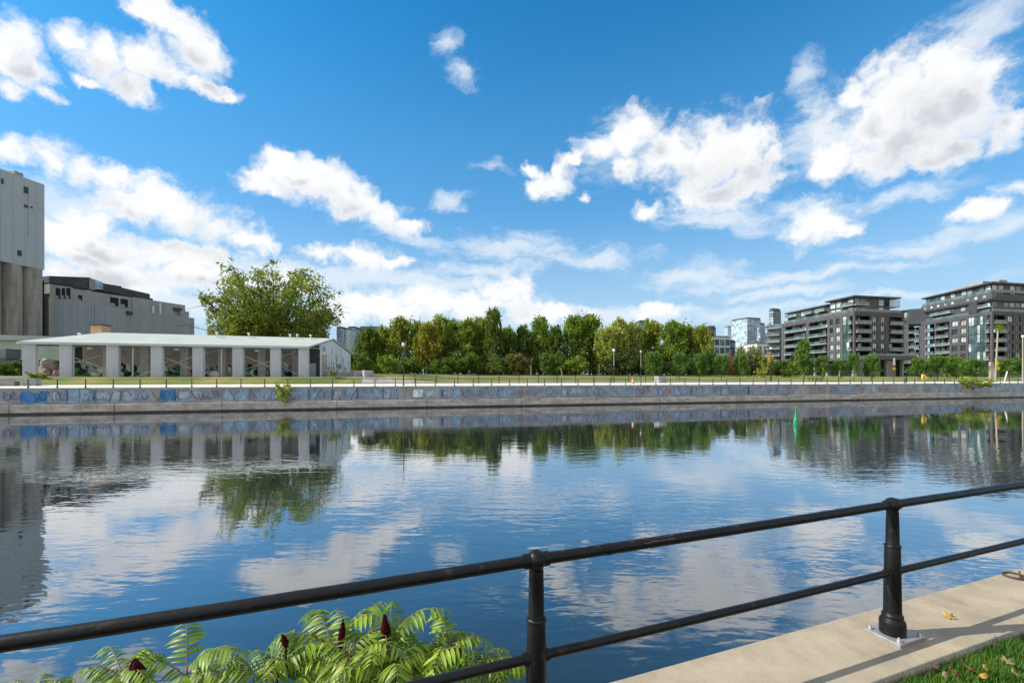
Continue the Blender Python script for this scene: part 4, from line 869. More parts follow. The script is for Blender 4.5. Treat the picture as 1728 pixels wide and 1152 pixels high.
# silo: face running away from the viewer, normal to the right
c = Vector(((75-CX)/F*115, 115)); sd = Vector((.13, 1)).normalized(); fs_ = Face(c-sd*44, c)
si = thing('silo', 'tall grey clad grain silo on round concrete cylinders at the left edge', 'silo', (c.x-8, c.y-20, 2))
zb_, zt_ = fs_.z_of(75, 455.5), fs_.z_of(75, 312)
mb = MB(); fs_.box(mb, 0, 44, -20, 0, zb_, zt_); mb.build('headhouse', M['silo_cladding'], si)
mb = MB()
for k in range(9):
    for o in (-2.0, -6.5, -11):
        q = fs_.pt(44-1.6-k*4.2, o); mb.lathe((q.x,q.y,1), [(2.15,0),(2.15,zb_-1.02)], 28)
mb.build('cylinders', M['silo_concrete'], si)
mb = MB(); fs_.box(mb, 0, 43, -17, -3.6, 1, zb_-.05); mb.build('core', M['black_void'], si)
for (px, py, w, h) in ((44,321,.9,1.6),(44,348,.8,.6),(53,350,.5,.35),(33,427,.8,1.3),(4,306,.4,1.2)):
    a = fs_.s_of(px, .05); z = fs_.z_of(px, py, .05); mb = MB(); fs_.box(mb, a-w/2, a+w/2, 0.005, .12, z-h/2, z+h/2); mb.build('vent_opening', M['dark_metal'], si)
a = fs_.s_of(47); mb = MB(); fs_.box(mb, a-.04, a+.04, .01, .1, zt_-14, zt_-3); mb.build('downpipe', M['grey_cladding'], si)
a = fs_.s_of(33); mb = MB(); fs_.box(mb, a-.9, a+.9, -2, -.2, zt_, zt_+.9); mb.build('roof_box', M['block_concrete'], si)
# grey works building
g0 = Vector(((91-CX)/F*120, 120)); gd = Vector((.297, 1)).normalized(); fg = Face(g0, g0+gd*39)
zg = fg.z_of(200, 520)
gb = thing('factory', 'long grey clad industrial building right of the silo', 'building', (g0.x-8, g0.y+18, 2))
mb = MB(); fg.box(mb, 0, fg.s_of(160)-.06, -14, 0, 1, zg); fg.box(mb, fg.s_of(160)+.06, fg.s_of(328), -14, -.03, 1, zg-.02); mb.build('lower_wall', M['grey_cladding'], gb)
mb = MB(); fg.box(mb, -6, -1.2, -14, -1.5, 1, fg.z_of(88,476,-1.5)); fg.box(mb, -1.2, -.15, -14, .2, 1, zg+.6, 1)  # black block fills the dark gap by the silo; beige pier beside it
mb.build('gap_fill_and_pier', [M['black_void'], M['beige_render']], gb)
O = -2.2
u0 = fg.s_of(84, O); zu = fg.z_of(150, 491, O); u1 = fg.s_of(222, O)
mb = MB(); fg.box(mb, u0, fg.s_of(123,O), -13, O, zg-.5, fg.z_of(110,483,O), 1); fg.box(mb, fg.s_of(123,O), u1, -13, O-.02, zg-.5, zu, 0)
fg.box(mb, u1, fg.s_of(311,O), -13, O+.4, zg-.5, fg.z_of(265,508,O), 0); fg.box(mb, fg.s_of(305,-.6), fg.s_of(319,-.6), -13, -.6, zg-.5, zg+2.0, 0)
mb.build('upper_wall', [M['grey_render'], M['beige_render']], gb)
for (x0, x1, y0, y1) in ((94,102,486,504),(104,110,486,504),(112,119,486,504),(132,139,498,507),(186,200,502,516),(203.5,216,504.5,518)):
    off = O+.03; mb = MB(); z = sorted((fg.z_of((x0+x1)/2,y1,off), fg.z_of((x0+x1)/2,y0,off))); fg.box(mb, fg.s_of(x0,off), fg.s_of(x1,off), O-.3, off, max(z[0],zg+.05), z[1]); wv = mb.build('window', M['black_void'], gb)
    mb = MB(); a0, a1 = fg.s_of(x0,off), fg.s_of(x1,off); fg.box(mb, a0, a0+(a1-a0)*.55, off+.005, off+.05, max(z[0],zg+.05), max(z[0],zg+.05)+(z[1]-z[0])*.3); mb.build('sill', M['grey_render'], wv)
O2 = -4
def roofbit(x0, x1, y0, y1, yb, o0, o1, m, nm):
    mb = MB(); a0, a1 = fg.s_of(x0,o1), fg.s_of(x1,o1); c = [fg.pt(a0,o1), fg.pt(a1,o1), fg.pt(a1,o0), fg.pt(a0,o0)]
    zA, zB = fg.z_of(x0,y0,o1), fg.z_of(x1,y1,o1); z0 = fg.z_of((x0+x1)/2,yb,o1)
    mb.prism(c, z0, [zA,zB,zB,zA]); mb.build(nm, M[m], gb)
roofbit(83,151,465.5,468,482,-10,O2,'dark_metal','roof_housing'); roofbit(151,160,468,472,488,-10,O2+.1,'beige_render','roof_housing'); roofbit(160,174,471,477,488,-10,O2+.2,'glass_pale','skylight'); roofbit(174,205,478,483,494,-10,O2,'dark_metal','roof_housing'); roofbit(205,253,485,496,503,-10,O2,'dark_metal','roof_housing')
roofbit(122,258,489.5,503.5,506,-8,-3.0,'dark_metal','roof_edge')
for px, py in ((258,516),(270,512),(219,526)):
    q = fg.pt(fg.s_of(px,O+.5), O+.6); mb = MB(); mb.tube([(q.x,q.y,zg-.2),(q.x,q.y,EYE+(HY-py)/F*q.y)], .35, 8); mb.build('roof_pipe', M['white_render'], gb)
a = fg.s_of(217); mb = MB(); fg.box(mb, a-.7, a+.7, .0, .7, fg.z_of(217,531), fg.z_of(217,525)); mb.build('wall_fan', M['dark_metal'], gb)
a = fg.s_of(298,O+.4); mb = MB(); fg.box(mb, a-1.2, a+1.2, O+.4, O+1.2, fg.z_of(298,525,O), fg.z_of(298,520,O)); mb.build('wall_fan', M['dark_metal'], gb)

# ------------------------------------------------------------------ apartment blocks
def facade(root, Fc, z0, fh, nf, openings, brickm, wall_mb, seed, core=10., a_end=None):
    r = random.Random(seed); a = 0.; Lq = a_end or Fc.L
    ztop = z0+fh*nf
    for (typ, x0, x1) in openings:
        a0, a1 = sorted((Fc.s_of(x0), Fc.s_of(x1)))
        a0 = max(a0, a+.02)
        if a0 > a: Fc.box(wall_mb, a, a0, -.5, 0, z0, ztop, brickm)
        for k in range(nf):
            z = z0+k*fh
            if typ == 'window':
                Fc.box(wall_mb, a0, a1, -.45, -.004, z, z+.75, brickm); Fc.box(wall_mb, a0, a1, -.45, -.004, z+2.75, z+fh, brickm)
                f = MB(); Fc.box(f, a0, a1, -.3, -.22, z+.75, z+.85); Fc.box(f, a0, a1, -.3, -.22, z+2.65, z+2.75)
                m_ = (a0+a1)/2; w = .08
                for q in (a0+w/2, m_, a1-w/2): Fc.box(f, q-w/2, q+w/2, -.3, -.22, z+.85, z+2.65)
                wo_ = f.build('window', M['frame_dark'], root)
                p = MB(); Fc.box(p, a0+w, a1-w, -.34, -.31, z+.85, z+2.65); p.build('pane', M['curtain' if r.random() < .6 else 'glass_dark'], wo_)
            elif typ == 'balcony':
                Fc.box(wall_mb, a0, a1, -.45, -.004, z+fh-.32, z+fh, brickm)
                b = MB(); Fc.box(b, a0+.03, a1-.03, -2., .55, z, z+.22); bo = b.build('balcony', M['slab_white'], root)
                g = MB(); Fc.box(g, a0+.06, a1-.06, .46, .5, z+.24, z+1.25); g.build('glass_panel', M['glass_rail'], bo)
                w_mb = MB(); n = max(2, int((a1-a0)/1.6)); seg = (a1-a0)/n; mm = []
                for i in range(n):
                    t_ = r.random(); Fc.box(w_mb, a0+i*seg+.05, a0+(i+1)*seg-.05, -2.06, -2.0, z+.25, z+2.7, 0 if t_ < .45 else (1 if t_ < .7 else 2))
                w_mb.build('balcony_window', [M['glass_dark'], M['curtain'], M['brick_dark']], bo)
            elif typ == 'glass':
                g = MB(); n = max(2, round((a1-a0)/1.3)); seg = (a1-a0)/n
                for i in range(n): Fc.box(g, a0+i*seg+.05, a0+(i+1)*seg-.05, -.28, -.2, z+.12, z+fh-.12, 1 if r.random() < .4 else 0)
                go_ = g.build('glazed_bay', [M['glass_green'], M['curtain']], root)
                f = MB(); Fc.box(f, a0, a1, -.3, -.12, z-.1, z+.1)
                for i in range(n+1): Fc.box(f, max(a0,a0+i*seg-.04), min(a1,a0+i*seg+.04), -.3, -.14, z+.1, z+fh-.1)
                f.build('mullion', M['frame_dark'], go_)
        a = a1
    if a < Lq: Fc.box(wall_mb, a, Lq, -.5, 0, z0, ztop, brickm)
def penthouse(root, plan, z0, z1, roofplan, seed, mats=('panel_dark','glass_green','curtain')):
    """set back storey: panels and glass along each plan edge, thick overhanging roof"""
    r = random.Random(seed); mb = MB(); mb.prism(plan, z0, z1-.5); mb.build('penthouse_wall', M[mats[0]], root)
    n = len(plan)
    for e in range(n):
        P, Q = Vector(plan[e]), Vector(plan[(e+1)%n]); Fc = Face(P, Q)
        if Fc.n.dot(-Vector(P+Q)*.5) < 0: continue
        k = max(2, int(Fc.L/2.6)); seg = Fc.L/k
        nf = max(1, round((z1-z0)/3.3)); fh = (z1-z0-.5)/nf
        for i in range(k):
            if r.random() < .22: continue
            for j in range(nf):
                g = MB(); Fc.box(g, i*seg+.25, (i+1)*seg-.2, .01, .06, z0+j*fh+.3, z0+(j+1)*fh-.35); w = g.build('window', M['frame_dark'], root)
                g = MB(); Fc.box(g, i*seg+.33, (i+1)*seg-.28, .062, .08, z0+j*fh+.4, z0+(j+1)*fh-.45); g.build('pane', M[mats[1] if r.random() < .6 else mats[2]], w)
    mb = MB(); mb.prism(roofplan, z1-.5, z1); mb.build('roof', M['panel_dark'], root)
def inset(o, dirs): return o
# --- left block
Zc = 162.; CA = Vector(((1441.5-CX)/F*Zc, Zc)); LA = Vector(((1319-CX)/F*201.6, 201.6)); RA = Vector(((1526-CX)/F*167, 167))
zb1, zt1 = EYE+(HY-606)/F*Zc, EYE+(HY-529)/F*Zc; fh1 = (zt1-zb1-.4)/5
ap = thing('apartment_block', 'dark brick apartment block with overhanging flat roof, left of the two', 'building', (CA.x+6, CA.y+16, 3))
wall = MB(); FL_, FR_ = Face(LA, CA), Face(CA, RA)
facade(ap, FL_, zb1, fh1, 5, [('balcony',1325,1360),('balcony',1365,1396),('window',1400,1406),('window',1410,1417),('glass',1422,1433),('balcony',1433.5,1439)], 0, wall, 1)
facade(ap, FR_, zb1, fh1, 5, [('balcony',1444,1469),('window',1473,1480.5),('window',1487,1494),('balcony',1500.5,1523)], 0, wall, 2)
BK = RA+(LA-CA)
for Fc in (FL_, FR_): Fc.box(wall, .01, Fc.L, -.6, .06, zt1-.38, zt1+.9, 0)
cr = [LA.lerp(BK,.1), CA.lerp(BK,.09), RA.lerp(LA,.1), BK]
wall.prism(cr, 1.5, zt1, 1)
FB_ = Face(RA, BK); FB_.box(wall, 0, FB_.L, -.5, 0, zb1, zt1+.5, 1)
wall.build('wall', [M['brick'], M['brick_dark']], ap)
mb = MB(); c = [LA, CA, RA, BK]; mb.prism(c, zt1+.02, zt1+.12); mb.build('terrace', M['slab_white'], ap)
for Fc in (FL_, FR_):
    mb = MB(); Fc.box(mb, .4, Fc.L-.4, -.9, -.86, zt1+.9, zt1+2.0); mb.build('terrace_glass', M['glass_rail'], ap)
cen = (LA+CA+RA+BK)/4
def shr(p, k): return cen+(p-cen)*k
ld = (LA-CA).normalized(); rd = (RA-CA).normalized()
zr1 = EYE+(HY-497.5)/F*Zc
hi_pl = [CA+ld*13+rd*1.6, CA+ld*1.8+rd*1.6, CA+rd*18+ld*1.8, CA+rd*18+ld*13]
hi_rf = [CA+ld*14, CA+ld*.2+rd*.2, CA+rd*21.5+ld*.2, CA+rd*21.5+ld*14]
penthouse(ap, hi_pl, zt1+.12, zr1, hi_rf, 5)
lo_pl = [LA-ld*1.5+rd*2, CA+ld*13.02+rd*2, CA+rd*18+ld*13.02, BK-rd*3-ld*1.5]
lo_rf = [LA-ld*.6+rd*1, CA+ld*14.02+rd*1, CA+rd*19+ld*14.02, BK-rd*2-ld*.6]
penthouse(ap, lo_pl, zt1+.12, zr1-1.0, lo_rf, 6)
for (d0, d1) in ((1.0, 7), (15, 20), (22, 27), (33,38)):
    mb = MB(); q0, q1 = CA+ld*d0, CA+ld*d1; Fc = Face(q1, q0); Fc.box(mb, 0, Fc.L, -1.9, -.3, zt1+3.2, zt1+3.45); bo = mb.build('balcony', M['slab_white'], ap)
    mb = MB(); Fc.box(mb, 0, Fc.L, -.42, -.38, zt1+3.47, zt1+4.4); mb.build('glass_panel', M['glass_rail'], bo)
mb = MB(); Fc = Face(CA+rd*1, CA+rd*7); Fc.box(mb, 0, Fc.L, -1.9, -.2, zt1+3.2, zt1+3.45); bo = mb.build('balcony', M['slab_white'], ap); mb = MB(); Fc.box(mb, 0, Fc.L, -.3, -.26, zt1+3.47, zt1+4.4); mb.build('glass_panel', M['glass_rail'], bo)
mb = MB(); Fc = Face(CA+rd*16.5, CA+rd*21); Fc.box(mb, 0, Fc.L, -3, -.2, zt1+2.9, zt1+3.15); bo = mb.build('balcony', M['slab_white'], ap); mb = MB(); Fc.box(mb, 0, Fc.L, -.3, -.26, zt1+3.17, zt1+5.6); mb.build('glass_panel', M['glass_pale'], bo)
# curved glass balconies on the far end, ground floor and canopy
Fe = Face(LA+Vector((-4.4,5)), LA+Vector((-.2,1)))
for k in range(6):
    z = zb1+k*fh1*.97; mb = MB(); Fe.box(mb, 0, Fe.L-.1, -3, .2, z, z+.25); bo = mb.build('balcony', M['slab_white'], ap)
    mb = MB(); Fe.box(mb, 0, Fe.L-.1, .1, .14, z+.27, z+1.3); mb.build('glass_panel', M['glass_rail'], bo)
mb = MB(); Fe.box(mb, 0, Fe.L-.1, -6, -2.9, 2, zt1+1.5); mb.build('end_wall', M['glass_slate'], ap)
mb = MB()
for Fc in (FL_, FR_):
    Fc.box(mb, .3, Fc.L, -2.2, -1.2, 1.5, zb1-.25, 0); n = int(Fc.L/6)
    for i in range(n+1): a = .5+i*(Fc.L-1)/n; Fc.box(mb, a-.45, a+.45, -1., -.1, 1.5, zb1-.2, 1)
    Fc.box(mb, 0, Fc.L, -3, .02, zb1-.3, zb1-.02, 2)
mb.build('ground_floor', [M['glass_dark'], M['beige_render'], M['brick']], ap)
mb = MB(); c0c, c1c = at(1467, 606, 158), at(1547, 606, 164); Fc = Face((c0c.x,c0c.y), (c1c.x,c1c.y))
Fc.box(mb, 0, Fc.L, -6, 0, EYE+(HY-606)/F*158, EYE+(HY-599.5)/F*158); mb.build('canopy', M['panel_dark'], ap)
mb = MB(); Fc.box(mb, 0, Fc.L, -.25, -.2, EYE+(HY-599.4)/F*158, EYE+(HY-596)/F*158); mb.build('terrace_glass', M['glass_rail'], ap)
mb = MB(); Fc.box(mb, .5, Fc.L, -8, -6, 1.5, EYE+(HY-606)/F*158)
mb.build('shopfront', M['glass_dark'], ap)
# --- right block
CB = Vector(((1674-CX)/F*162, 162)); LB = Vector(((1553-CX)/F*196.6, 196.6)); RB = CB+Vector((.976,.21))*32; WB = Vector(((1521-CX)/F*202, 202))
zb2, zt2 = EYE+(HY-607)/F*162, EYE+(HY-528)/F*162; fh2 = (zt2-zb2-.4)/5
aq = thing('apartment_block', 'taller stepped brick apartment block at the right edge', 'building', (CB.x+10, CB.y+16, 3))
wall = MB(); GL, GR_, GW = Face(LB, CB), Face(CB, RB), Face(WB, LB)
facade(aq, GL, zb2, fh2, 5, [('balcony',1563,1577),('balcony',1579,1602),('window',1605.5,1616),('window',1620.5,1630),('glass',1633.5,1663),('balcony',1665,1671.5)], 0, wall, 3)
facade(aq, GR_, zb2, fh2, 5, [('balcony',1677,1697),('window',1701,1710.5),('window',1715,1723),('window',1730,1738),('balcony',1745,1770)], 0, wall, 4)
facade(aq, GW, zb2, fh2, 5, [('balcony',1533,1551)], 0, wall, 7)
BB = RB+(LB-CB)
for Fc in (GL, GR_, GW): Fc.box(wall, .01, Fc.L, -.6, .06, zt2-.38, zt2+.7, 0)
cenb = (LB+CB+RB+BB)/4
wall.prism([cenb+(p-cenb)*.84 for p in (LB, CB, RB, BB)], 1.5, zt2, 1)
wall.prism([WB+Vector((.5,3.2)), LB+Vector((.2,3.4)), LB+Vector((4,14)), WB+Vector((4,14))], 1.5, zt2, 1)
Face(RB, BB).box(wall, 0, 30, -.5, 0, zb2, zt2+.5, 1)
wall.build('wall', [M['brick'], M['brick_dark']], aq)
ldb = (LB-CB).normalized(); rdb = (RB-CB).normalized(); zr2 = EYE+(HY-475)/F*162; zm2 = zt2+5.2
mb = MB(); mb.prism([LB, CB, RB, BB], zt2+.02, zt2+.1); mb.prism([WB, LB, LB+Vector((4,14)), WB+Vector((4,14))], zt2+.01, zt2+.09); mb.build('terrace', M['slab_white'], aq)
penthouse(aq, [LB-ldb*1+rdb*1.6, CB+ldb*1.8+rdb*1.6, CB+rdb*30+ldb*1.8, BB-ldb*2], zt2+.1, zm2, [LB-ldb*.1+rdb*.6, CB+ldb*.3+rdb*.3, RB+ldb*.3, BB], 8)
mb = MB(); Fc = Face(LB-ldb*.2+rdb*.3, CB+ldb*.1+rdb*.1); Fd = Face(CB+ldb*.1+rdb*.1, RB+ldb*.1)
Fc.box(mb, 0, Fc.L, -1.2, 0, zm2+.01, zm2+2.3); Fd.box(mb, 0, Fd.L, -1.2, 0, zm2+.01, zm2+1.6); mb.build('brick_band', M['brick'], aq)
for i in range(9):
    if i == 5: continue
    a = 2.5+i*Fc.L/9.5; mb = MB(); Fc.box(mb, a-.7, a+.5, .005, .05, zm2+.7, zm2+1.6); w = mb.build('window', M['curtain' if i % 2 else 'glass_pale'], aq)
penthouse(aq, [LB-ldb*2+rdb*1.2, CB+ldb*1.5+rdb*1.5, CB+rdb*30+ldb*1.5, BB-ldb*2], zm2+1.6, zr2, [LB-ldb*.5+rdb*.1, CB-ldb*.2-rdb*.2, RB-ldb*.2, BB], 9)
for Fq in (Fc, Fd):
    mb = MB(); Fq.box(mb, .3, Fq.L-.3, -.3, -.26, zm2+2.32, zm2+3.4); mb.build('terrace_glass', M['glass_rail'], aq)
for Fq in (GL, GR_):
    mb = MB(); Fq.box(mb, .4, Fq.L-.4, -.9, -.86, zt2+.72, zt2+1.7); mb.build('terrace_glass', M['glass_rail'], aq)
mb = MB(); q = CB+ldb*9+rdb*6; mb.prism([q+ldb*13, q, q+rdb*5, q+ldb*13+rdb*5], zr2, zr2+2.3); q = CB+ldb*3+rdb*7; mb.prism([q+ldb*4, q, q+rdb*4, q+ldb*4+rdb*4], zr2, zr2+1.6); mb.build('plant_room', M['grey_render'], aq)
penthouse(aq, [WB+Vector((1,2)), LB+Vector((0,1.6)), LB+Vector((4,12)), WB+Vector((4,12))], zt2+.1, zt2+6.9, [WB+Vector((0,1)), LB+Vector((0,.8)), LB+Vector((4,13)), WB+Vector((4,13))], 11)
for (d0, d1, zz) in ((19, 30, 2.7), (2,7.5,2.4)):
    mb = MB(); Fq = Face(CB+ldb*d1, CB+ldb*d0); Fq.box(mb, 0, Fq.L, -1.9, -.1, zt2+zz, zt2+zz+.25); bo = mb.build('balcony', M['slab_white'], aq); mb = MB(); Fq.box(mb, 0, Fq.L, -.2, -.16, zt2+zz+.27, zt2+zz+1.2); mb.build('glass_panel', M['glass_rail'], bo)
mb = MB(); mb.prism([LB+Vector((-3.5,1.8)), LB+Vector((2.2,-2.5)), LB+Vector((7,3)), LB+Vector((1,9))], zt2+.11, zt2+6.7); mb.build('penthouse_wall', M['panel_dark'], aq)
mb = MB(); a0, a1 = GL.s_of(1635), GL.s_of(1648); GL.box(mb, a0, a1, -2., .02, zt2+.72, zt2+5.1); mb.build('privacy_screen', M['dark_metal'], aq)
mb = MB()
for Fc in (GL, GR_, GW):
    Fc.box(mb, .3, Fc.L, -2.4, -1.4, 1.5, zb2-.25, 0); Fc.box(mb, 0, Fc.L, -3, .02, zb2-.3, zb2-.02, 2)
a = GL.L-3; GL.box(mb, a, a+2.4, -1.2, -.1, 1.5, zb2-.3, 1); GR_.box(mb, 6, 8, -1.2, -.1, 1.5, zb2-.3, 1)
mb.build('ground_floor', [M['glass_dark'], M['beige_render'], M['brick']], aq)

# ------------------------------------------------------------------ city buildings in the distance
def tower(name, label, px0, px1, ytop, Z, depth, face_m, side_m, floors, bays, zslope=0., ybot=640, frame_m='frame_dark', gap=.16, cat='building'):
    A = at(px0, ybot, Z); B = at(px1, ybot, Z+zslope); Fc = Face((A.x,A.y), (B.x,B.y)); zt_ = at(0,ytop,Z).z; z0 = 1.
    rt = thing(name, label, cat, (A.x, A.y, z0)); mb = MB(); Fc.box(mb, 0, Fc.L, -depth, 0, z0, zt_); mb.build('wall', M[frame_m], rt)
    fh = (zt_-z0-.6)/floors; bw = Fc.L/bays
    r = random.Random(int(px0))
    for j in range(bays):
        g = MB()
        for k in range(floors): Fc.box(g, j*bw+bw*gap/2, (j+1)*bw-bw*gap/2, .01, .08, z0+k*fh+fh*.14, z0+(k+1)*fh-fh*.14, 1 if r.random() < .2 else 0)
        g.build('window_column', [M[face_m], M[side_m]], rt)
    for (Q0, Q1) in ((Fc.pt(0,-depth), Fc.pt(0,0)), (Fc.pt(Fc.L,0), Fc.pt(Fc.L,-depth))):
        Fs = Face(Q0, Q1); nb = max(2, int(depth/bw)); w2 = Fs.L/nb
        if Fs.n.dot(-Q1) < 0: continue
        g = MB()
        for j in range(nb):
            for k in range(floors): Fs.box(g, j*w2+w2*.08, (j+1)*w2-w2*.08, .01, .08, z0+k*fh+fh*.14, z0+(k+1)*fh-fh*.14, 1 if r.random() < .2 else 0)
        g.build('side_glazing', [M['glass_pale'], M[side_m]], rt)
    mb = MB(); Fc.box(mb, .4, Fc.L-.4, -depth+.4, -.4, zt_, zt_+min(2., (zt_-z0)*.03)); mb.build('roof', M['panel_dark'], rt)
    return rt, Fc, zt_
tower('office_block', 'white framed office block with blue windows right of the tree row', 1196, 1232, 568, 215, 16, 'glass_slate', 'glass_blue', 5, 4, 4, 640, 'white_render', .18)
tower('office_block', 'dark blue office wing between white framed block and pale tower', 1231, 1241, 575, 225, 4, 'glass_blue', 'glass_slate', 6, 4)
tower('roof_house', 'dark cube shaped building rising behind the white framed office block', 1196, 1208, 552, 250, 10, 'glass_dark', 'glass_slate', 5, 3)
tower('glass_tower', 'tallest glass tower of the skyline, pale left side and blue front', 1261, 1284, 538, 550, 26, 'glass_blue', 'glass_pale', 22, 9, 6, 640, 'glass_pale', .1)  # pale side and frame: sunlight and haze put into the glass colour
tower('glass_tower', 'shorter blue glass tower to the right of the blue tower', 1283, 1291, 547, 535, 4, 'glass_blue', 'glass_slate', 20, 4, 4, 640, 'glass_slate', .14)
tower('glass_tower', 'lowest slate coloured tower beside the apartment block', 1291, 1301, 564, 560, 5, 'glass_slate', 'glass_blue', 14, 4, 4, 640, 'glass_slate', .14)
tower('glass_tower', 'slim pale tower far behind the white framed office block', 1228, 1242, 552, 760, 12, 'glass_pale', 'glass_blue', 22, 5, 0, 640, 'glass_pale', .1)
tower('glass_tower', 'dark slate tower peeping out left of the brick apartment block', 1305, 1318, 523, 300, 3, 'glass_slate', 'glass_blue', 24, 5, 4, 640, 'frame_dark', .2)
tower('glass_tower', 'grey blue tower nearest the pavilion gable on its right', 568, 577, 553, 420, 20, 'glass_slate', 'glass_blue', 18, 3)
tower('white_tower', 'white slab tower between two grey blue towers by the pavilion', 576.5, 588, 556, 430, 20, 'white_render', 'glass_pale', 16, 4, 0, 640, 'white_render', .3)
tower('glass_tower', 'rounded pale blue tower right of the white slab tower', 587, 599, 553, 450, 26, 'glass_pale', 'glass_blue', 18, 5, 0, 640, 'glass_slate', .16)
tower('glass_tower', 'low slate building between pale blue tower and dark round tree', 598, 612, 572, 460, 26, 'glass_slate', 'glass_pale', 12, 6, 0, 640, 'glass_pale', .16)
tower('glass_tower', 'greenish glass building behind the dark round tree', 607, 637, 553, 470, 26, 'glass_green', 'glass_slate', 18, 8, 0, 640, 'glass_slate', .16)
tower('glass_tower', 'glass tower top peeping over the olive tree', 1079, 1095, 543, 480, 20, 'glass_blue', 'glass_slate', 20, 4, 0, 640, 'panel_dark', .16)
tower('office_block', 'small grey block left of the big spreading tree', 350, 367, 551, 200, 10, 'grey_render', 'glass_slate', 6, 3, 0, 640, 'grey_render', .3)
tower('warehouse', 'low grey warehouse glimpsed behind the tree row', 800, 905, 568, 235, 20, 'grey_cladding', 'glass_slate', 4, 10, 0, 640, 'white_render', .2)
wh, Fw, ztw = tower('white_house', 'low white house with dark arched openings beside the apartment block', 1277, 1306, 580, 230, 14, 'black_void', 'glass_slate', 3, 3, 0, 640, 'white_render', .55)

# ------------------------------------------------------------------ street furniture
def lamp_post(px, yt, yb, Z, label, lower='steel_far', upper='steel_far', split=.5, w=.07, lean=0.):
    a = at(px, yb, Z); a.z = min(a.z, gz(a.x, a.y)); b = at(px+lean, yt, Z); rt = thing('lamp_post', label, 'lamp post', a)
    m_ = a.lerp(b, split); mb = MB(); mb.tube([a, a+(b-a)*.06, m_], [w*1.9, w*1.2, w], 8); mb.build('base_pole', M[lower], rt)
    mb = MB(); mb.tube([m_, b-Vector((0,0,.4))], [w*.95, w*.8], 8); mb.build('upper_pole', M[upper], rt)
    mb = MB(); mb.lathe(b-Vector((0,0,.45)), [(.09,0),(.2,.12),(.24,.42),(.16,.5),(.05,.58)], 12); mb.build('lantern', M['lamp_white'], rt)
    mb = MB(); mb.lathe(b+Vector((0,0,.13)), [(.26,0),(.2,.08),(.03,.16)], 12); mb.build('lamp_cap', M['steel_far'], rt); return rt
Zl = wall_st(wall_s(680, 1.2), 1.2).y
lamp_post(681, 579, 651, Zl, 'tall thin black lamp post before the left part of the tree row')
lamp_post(1036, 589, 641, 78, 'lamp post with white globe and pale upper pole in the field', 'steel_far', 'pole_pale', .5, .07)
lamp_post(1081.5, 592, 634, 120, 'slim pale topped post among the trees left of the young trees', 'steel_far', 'pole_pale', .4, .09)
rt = lamp_post(1301, 586, 641, 92, 'dark lamp post carrying an orange banner before the white house', 'steel_far', 'steel_far', .5, .11)
a = at(1299.4, 610, 91.7); mb = MB(); mb.box(a.x-.12, a.x+.22, a.y-.03, a.y+.03, a.z, at(0,593,92).z); mb.build('banner', M['orange'], rt)
lamp_post(1726, 566, 646, wall_st(wall_s(1726,1.5),1.5).y, 'pale pole with grey lantern head at the right edge', 'pole_pale', 'pole_pale', .5, .11)
a = at(1679.5, 636, 108); a.z = gz(a.x,a.y); b = at(1684, 555, 108); rt = thing('utility_pole', 'leaning bare wooden pole with foliage at its top', 'pole', a)
mb = MB(); mb.tube([a, a.lerp(b,.5), b], [.2,.17,.14], 9); mb.build('pole', M['wood_pole'], rt)
bt_ = leaf_mesh('crown', np.array([tuple(b-a)])+npr.normal(size=(220,3))*np.array([.35,.35,.55])+np.array([.25,0,.1]), npr.normal(size=(220,3)), np.full(220,.16), np.full(220,.08), M['leaf_olive'], 3); o = bpy.data.objects.new('creeper', bt_); col.objects.link(o); o.parent = rt
b2 = at(1680.6, 611, 107.6); mb = MB(); mb.box(b2.x+.1, b2.x+.55, b2.y-.03, b2.y+.03, b2.z-.7, b2.z+.2); mb.build('sign_plate', M['sign_yellow'], rt)
def sign_post(px, yt, yb, Z, label, plates):
    a = at(px, yb, Z); a.z = min(a.z, gz(a.x,a.y)); b = at(px, yt, Z); rt = thing('road_sign', label, 'sign', a); mb = MB(); mb.tube([a, b], .05, 7); mb.build('post', M['steel_far'], rt)
    for (y0, y1, w, m, rnd) in plates:
        z0, z1 = at(0,y1,Z).z, at(0,y0,Z).z; mb = MB()
        if rnd: 
            zc, rr = (z0+z1)/2, (z1-z0)/2; mb.tube([(a.x,a.y-.06,zc),(a.x,a.y-.09,zc)], rr, 20)
        else: mb.box(a.x-w/2, a.x+w/2, a.y-.09, a.y-.06, z0, z1)
        mb.build('sign_plate', M[m], rt)
sign_post(1508.5, 603, 634, 110, 'narrow road sign with white and red panel above a yellow plate', [(604,616,.42,'lamp_white',0),(616.5,619,.42,'sign_red',0),(619.5,624.5,.7,'sign_yellow',1)])
sign_post(1684, 618, 634, 112, 'round yellow road sign beside the leaning wooden pole', [(618,624.5,.9,'sign_yellow',1)])
def plain_post(px, yt, yb, Z, m, label, w=.09, px2=None):
    a = at(px, yb, Z); a.z = min(a.z, gz(a.x,a.y)+.0); b = at(px if px2 is None else px2, yt, Z); mb = MB(); mb.tube([a, a.lerp(b,.9), b], [w, w*.85, w*.6], 8); tag(mb.build('post', M[m]), label, 'post')
plain_post(896, 616, 636, 100, 'pole_pale', 'thin pale post in the field below the reddish undergrowth', .09)
plain_post(949.5, 621, 636, 100, 'pole_pale', 'short pale bent post in the field left of the broad bright trees', .09, 946.5)
plain_post(1011, 614, 634, 110, 'pole_pale', 'slim grey post in the field left of the white headed lamp', .06)
plain_post(1695, 626, 635, 100, 'lamp_white', 'short white post leaning to the right near the leaning pole', .11, 1700)
plain_post(1529, 634, 646, wall_st(wall_s(1529,2),2).y, 'steel_far', 'thick black bollard by the canal edge left of the yellow safety post', .14)
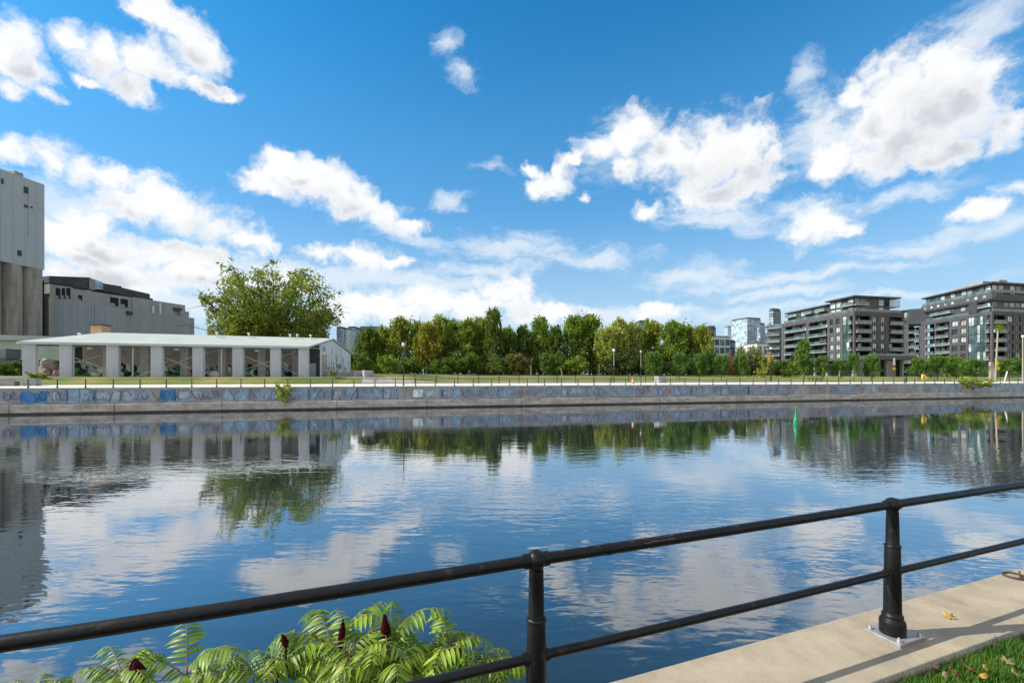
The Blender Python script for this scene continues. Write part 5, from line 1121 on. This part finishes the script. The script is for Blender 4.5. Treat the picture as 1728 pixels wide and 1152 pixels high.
# yellow safety post
t_ = 2.; q = wall_st(wall_s(1557,t_), t_); a = Vector((q.x, q.y, gz(q.x,q.y))); rt = thing('safety_post', 'yellow safety post standing on the quay edge before the young trees', 'post', a)
mb = MB(); mb.tube([a, a+Vector((0,0,1.45))], .07, 8); mb.build('post', M['pole_pale'], rt)
mb = MB(); mb.tube([a+Vector((.18,-.1,1.0))+Vector((.38*math.cos(i*.3142),0,.38*math.sin(i*.3142))) for i in range(21)], .12, 8); mb.build('ring', M['sign_yellow'], rt)
mb = MB(); mb.box(a.x-.22, a.x+.18, a.y-.08, a.y+.08, a.z+1.2, a.z+1.6); mb.build('top_box', M['sign_yellow'], rt, .03)
# orange drum
q = wall_st(wall_s(1068,3.4), 3.4); a = Vector((q.x,q.y,gz(q.x,q.y))); rt = thing('traffic_drum', 'orange traffic drum on the promenade between railing posts', 'traffic drum', a)
mb = MB(); mb.lathe(a, [(.27,0),(.27,.07),(.21,.08),(.20,.38),(.18,.39),(.17,.66),(.15,.67),(.135,.9),(.05,.94)], 14); mb.build('body', M['orange'], rt)
mb = MB(); mb.lathe(a, [(.212,.17),(.208,.28)], 14); mb.lathe(a, [(.186,.44),(.18,.55)], 14); mb.build('band', M['lamp_white'], rt)
def picnic(px, yb, Z, m, label, rot):
    a = at(px, yb, Z); a.z = gz(a.x,a.y); rt = thing('picnic_table', label, 'picnic table', a); rt.rotation_euler = (0,0,rot)
    def part(nm, boxes):
        mb = MB()
        for b in boxes: mb.box(*[v+(a.x if i < 2 else a.y if i < 4 else a.z) for i, v in enumerate(b)])
        mb.build(nm, M[m], rt, .01)
    part('table_top', [(-1.1,1.1,-.4,.4,.74,.80)]); part('bench', [(-1.1,1.1,-.85,-.58,.44,.5)]); part('bench', [(-1.1,1.1,.58,.85,.44,.5)])
    for x in (-.8,.8): part('leg', [(x-.05,x+.05,-.8,.8,.36,.44),(x-.05,x+.05,-.5,-.38,0,.74),(x-.05,x+.05,.38,.5,0,.74)])
picnic(795, 632, 118, 'pole_pale', 'pale picnic table in front of the tall spire tree', .2); picnic(1375, 640, 92, 'dark_metal', 'dark picnic table right of the tall conical tree', .1)
